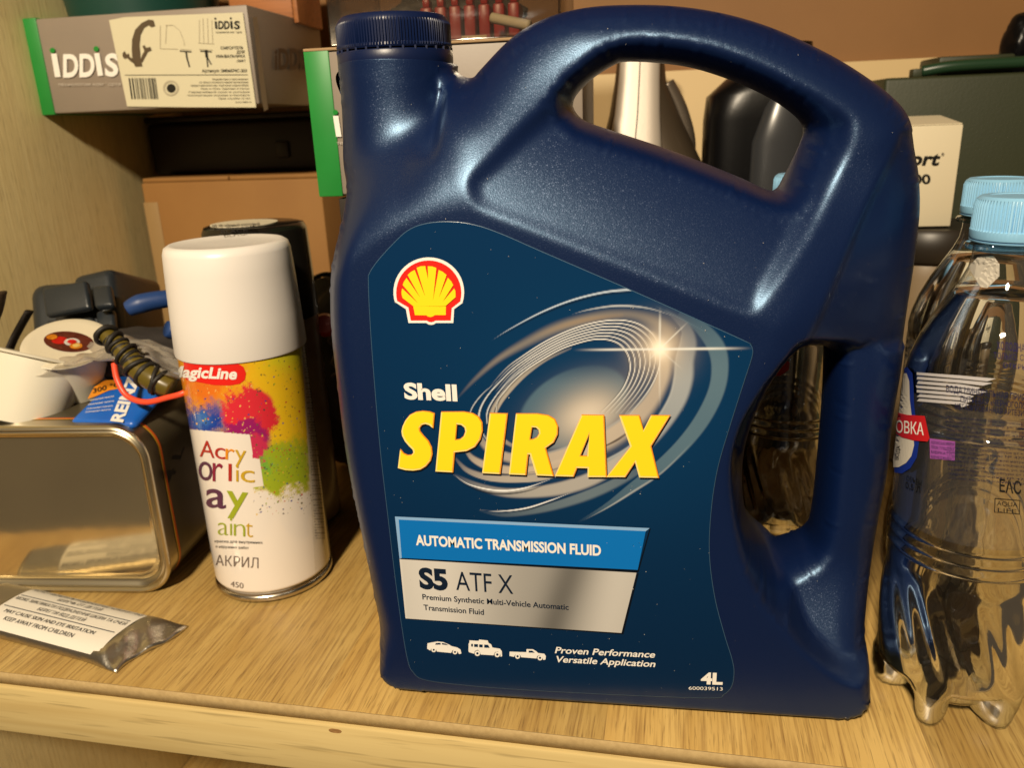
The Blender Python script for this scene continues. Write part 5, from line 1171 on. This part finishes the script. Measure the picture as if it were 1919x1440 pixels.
_n = m_band.node_tree; _df = _n.nodes.new('ShaderNodeBsdfDiffuse'); _df.inputs[0].default_value = (.62, .60, .62, 1); _m2 = _n.nodes.new('ShaderNodeMixShader'); _m2.inputs[0].default_value = .72
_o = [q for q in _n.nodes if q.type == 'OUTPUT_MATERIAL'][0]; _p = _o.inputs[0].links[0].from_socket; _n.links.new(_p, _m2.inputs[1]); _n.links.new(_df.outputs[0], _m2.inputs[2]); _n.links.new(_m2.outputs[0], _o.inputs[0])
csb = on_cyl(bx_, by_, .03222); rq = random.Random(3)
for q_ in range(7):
    y0 = 698+q_*8.2; decal_poly('reflection_stripe', [([(1716+rq.random()*8, y0), (1800, y0+6), (1850-8*q_+rq.random()*30, y0+12), (1850-8*q_, y0+17), (1800, y0+12), (1718, y0+5)], [])], m_band, csb, lf, 8)
# oval badge with red ribbon
ov = [(1690, 690), (1700, 688), (1710, 700), (1712, 725), (1713, 760), (1718, 800), (1722, 830), (1718, 858), (1706, 878), (1690, 888), (1676, 886)]
decal_poly('badge_border', [(ov+[(1672, 690)], [])], bl2, cs, lf, 8)
decal_poly('badge_field', [([(1690, 700), (1699, 700), (1704, 715), (1705, 750), (1711, 800), (1713, 835), (1708, 855), (1698, 868), (1684, 876), (1674, 876), (1672, 700)], [])], mat('cream_white_ink', (.62, .58, .50), .4), cs2, lf, 8)
cs3 = on_cyl(bx_, by_, .0327); cs4 = on_cyl(bx_, by_, .0329)
decal_poly('ribbon', [([(1676, 772), (1700, 778), (1733, 780), (1742, 822), (1738, 828), (1712, 826), (1690, 820), (1676, 810)], [])], badge, cs3, lf, 8)
decal('lettering', 'ГОЛОВКА', (1640, 806), (1731, 816), 23, white_i, cs4, lf, .01, 0, 6)
decal('lettering', 'ВОДА', (1684, 862), (1687, 836), 7, ink('black', 0), cs3, lf, 0, 0, None, (-1, 0))
# peeled sticker on the shoulder
def on_prof(x, y, off_):
    def f(px, py):
        d = ray(px, py); t = .30; best = None
        for k in range(400):
            t_ = (.28+.0004*k)/np.linalg.norm(d) if False else (.20+.0006*k)/FPX*1.0
            p = CV+d*t_; rr_ = math.hypot(p.x-x, p.y-y)
            R_ = np.interp(p.z, [q[1] for q in BPR[::-1]][20:], [q[0] for q in BPR[::-1]][20:])
            if rr_ < R_+off_: return p
        return p
    return f
decal_poly('paper_scrap', [([(1815, 500), (1832, 482), (1862, 480), (1873, 495), (1873, 518), (1850, 540), (1838, 538), (1826, 520)], [])], mat('tissue_paper', (.45, .42, .36), .9, bump=(300, .5, .0006)), on_prof(bx_, by_, .0006), bottles[0], 6)
# print on the bottle behind the jug
b3 = bottles[2]; lf3 = [c for c in b3.children if c.name.startswith('label_film')][0]; c3_ = on_cyl(Bs[2][0], Bs[2][1], .0323)
decal_poly('ribbon', [([(1440, 690), (1452, 676), (1468, 672), (1480, 680), (1478, 694), (1462, 704), (1440, 706)], [])], badge, c3_, lf3, 8)
decal('lettering', 'ОБЪЁМ', (1438, 763), (1470, 764), 8, navy, c3_, lf3, 0, 0, 8); decal('lettering', '0,5 Л', (1438, 776), (1470, 777), 11, navy, c3_, lf3, 0, 0, 8)
decal_poly('barcode', strokes([(1532+k*2.6, 646, 1532+k*2.6, 680, 1.3) for k in range(6)]), white_i, c3_, lf3)

# ------------------------------------------------------------------ back right
# silver bottle (loft of ellipses)
def loft_z(name, secs, m, parent, seg=48):
    """secs: (z, cx, cy, hx, hy, power)"""
    V = []; F = []
    for z, cx_, cy_, hx, hy, pw in secs:
        for k in range(seg):
            a = 2*math.pi*k/seg; c = math.cos(a); s_ = math.sin(a); V.append((cx_+hx*abs(c)**(2/pw)*(1 if c > 0 else -1), cy_+hy*abs(s_)**(2/pw)*(1 if s_ > 0 else -1), z))
    for i in range(len(secs)-1):
        for k in range(seg): a = i*seg+k; b = i*seg+(k+1) % seg; F.append((a, b, b+seg, a+seg))
    F.append(tuple(reversed(range(seg)))); F.append(tuple((len(secs)-1)*seg+k for k in range(seg)))
    return autosmooth(mesh(name, V, F, m, parent), 45)
m_silv = mat('silver_grey_plastic', (.42, .37, .31), .42, .2, bump=(300, .1, .0003))
sxc = (V3(1200, 200, .62).x)
sv = thing('silver_oil_bottle', 'silver grey oil bottle with tapering neck seen through the jug handle', 'oil bottle', (sxc, .645, 0))
loft_z('bottle_body', [(0.0005, 0, 0, .055, .035, 4), (.16, 0, 0, .055, .035, 4), (.185, .002, 0, .053, .034, 3.5), (.215, .006, 0, .046, .030, 3), (.235, .006, 0, .036, .026, 2.6), (.262, .003, 0, .026, .022, 2.2), (.285, 0, 0, .019, .019, 2), (.31, 0, 0, .016, .016, 2)], mat('shaded_silver_plastic', (.075, .055, .035), .4, .4), sv)  # same silver bottle; the shade on its flanks is painted into this colour
loft_z('front_spine', [(.15, -.004, -.034, .026, .010, 4.5), (.20, -.004, -.032, .0240, .0115, 4.5), (.235, -.004, -.024, .0200, .010, 4.5), (.262, -.002, -.018, .0165, .009, 4.2), (.285, -.001, -.013, .0150, .008, 4), (.31, 0, -.010, .0140, .007, 4)], m_silv, sv)
tube('mould_seam', [(-.004, -.0442, .15), (-.004, -.0436, .20), (-.004, -.0341, .235), (-.002, -.0271, .262), (-.001, -.0211, .285), (0, -.0171, .31)], .0005, mat('seam_shade', (.10, .085, .07), .4), sv, 6)
loft_z('cap', [(.3102, 0, 0, .018, .018, 2), (.325, 0, 0, .0175, .0175, 2)], m_blk, sv)
tube('handle', [(.028, 0, .205), (.036, 0, .235), (.030, 0, .262), (.019, 0, .283)], .006, mat('dark_silver_handle', (.13, .105, .08), .35, .5), sv, 12)
# black bottle
bkx = V3(1436, 250, .62).x
bk = thing('black_oil_bottle', 'large black oil bottle seen at the right of the jug handle opening', 'oil bottle', (bkx, .64, 0))
m_bb = mat('black_bottle_plastic', (.003, .003, .0035), .30, 0, .22, bump=(300, .1, .0003))
loft_z('bottle_body', [(0.0005, .004, 0, .046, .034, 5), (.255, .004, 0, .046, .034, 5), (.272, .005, 0, .0455, .033, 4), (.284, .010, 0, .037, .030, 3.2), (.290, .012, 0, .024, .024, 2.4), (.296, .012, 0, .018, .018, 2)], m_bb, bk)
loft_z('front_ridge', [(.12, .006, -.031, .020, .010, 2.4), (.24, .006, -.031, .018, .0100, 2.4), (.262, .009, -.030, .014, .0085, 2.4), (.281, .012, -.026, .008, .006, 2.2)], mat('highlight_grey_plastic', (.03, .032, .036), .28), bk)  # lighter ridge colour paints in the black bottle's upright highlight
loft_z('cap', [(.2962, .012, 0, .02, .02, 2), (.306, .012, 0, .019, .019, 2)], m_bb, bk)
# white card box with lettering
wy = .605; p0 = V3(1797, 233, wy); p1 = V3(1781, 424, wy)
wx = thing('white_card_box', 'white card box with black italic lettering standing on the black lidded jar', 'box', (p1.x-.066, wy, p1.z))
m_wc = mat('white_card', (.70, .62, .44), .6, bump=(200, .1, .0003))
cbx = box('carton', (0, .066), (0, .045), (0, p0.z-p1.z), m_wc, wx, .0008)
fl = slab('top_flap', Vector((p1.x-.0655, wy+.0008, p0.z+.0008)), Vector((p1.x-.0006, wy+.0008, p0.z+.0008)), Vector((p1.x-.0655, wy+.045, p0.z+.006)), .0006, m_wc, wx, 0)
fw = on_plane((0, wy, 0), (0, -1, 0), .0005)
decal('lettering', 'Export', (1640, 309), (1763, 309), 25, ik, fw, cbx, .035, .25); decal('lettering', '®', (1764, 292), (1770, 292), 6, ik, fw, cbx)
decal('lettering', '100', (1700, 344), (1744, 344), 18, ik, fw, cbx, .03)
# jar with black lid below it
jx = V3(1738, 480, .62).x+.004
jr = thing('brown_jar', 'brown jar with wide black lid under the white card box', 'jar', (jx, .632, 0))
zj = p1.z-.0006
lathe('lid', [(.040, zj-.024), (.0415, zj-.022), (.0415, zj-.004), (.039, zj-.0008), (.0001, zj-.0008)], mat('brown_black_lid', (.020, .015, .010), .4), jr, 64, sharp=50)
lathe('jar_body', [(.035, .0005), (.039, .004), (.039, zj-.035), (.036, zj-.0245)], mat('tan_jar', (.20, .14, .075), .4), jr, 64)
# green toolbox
gx0 = V3(1662, 146, .66)
tg = thing('green_toolbox', 'dark green plastic toolbox with folded handle at the back right', 'toolbox', (gx0.x, .662, 0))
m_tg = mat('olive_green_plastic', (.024, .030, .012), .55, noise_c=(12, (.028, .034, .014)), bump=(500, .25, .0004)); gh = gx0.z
box('toolbox_body', (0, .19), (0, .085), (.0005, gh-.150), m_tg, tg, .003, 3); box('toolbox_lid', (-.001, .191), (-.0015, .085), (gh-.1496, gh), m_tg, tg, .003, 3)
box('raised_tray', (.042, .095), (.02, .07), (gh+.0002, gh+.014), m_tg, tg, .002)
tube('handle', [(.028, .012, gh+.004), (.050, .008, gh+.0065), (.10, .008, gh+.007), (.17, .010, gh+.007)], .0042, mat('dark_green_rubber', (.012, .040, .018), .35), tg, 12)
box('latch', (.022, .032), (.012, .022), (gh+.0002, gh+.006), m_tg, tg, .001)
hk = lump('black_pouch', 'rounded black pouch rising above the green toolbox at the right edge', 'pouch', V3(1915, 85, .70), (.014, .014, .024), m_bb, 2, .1)
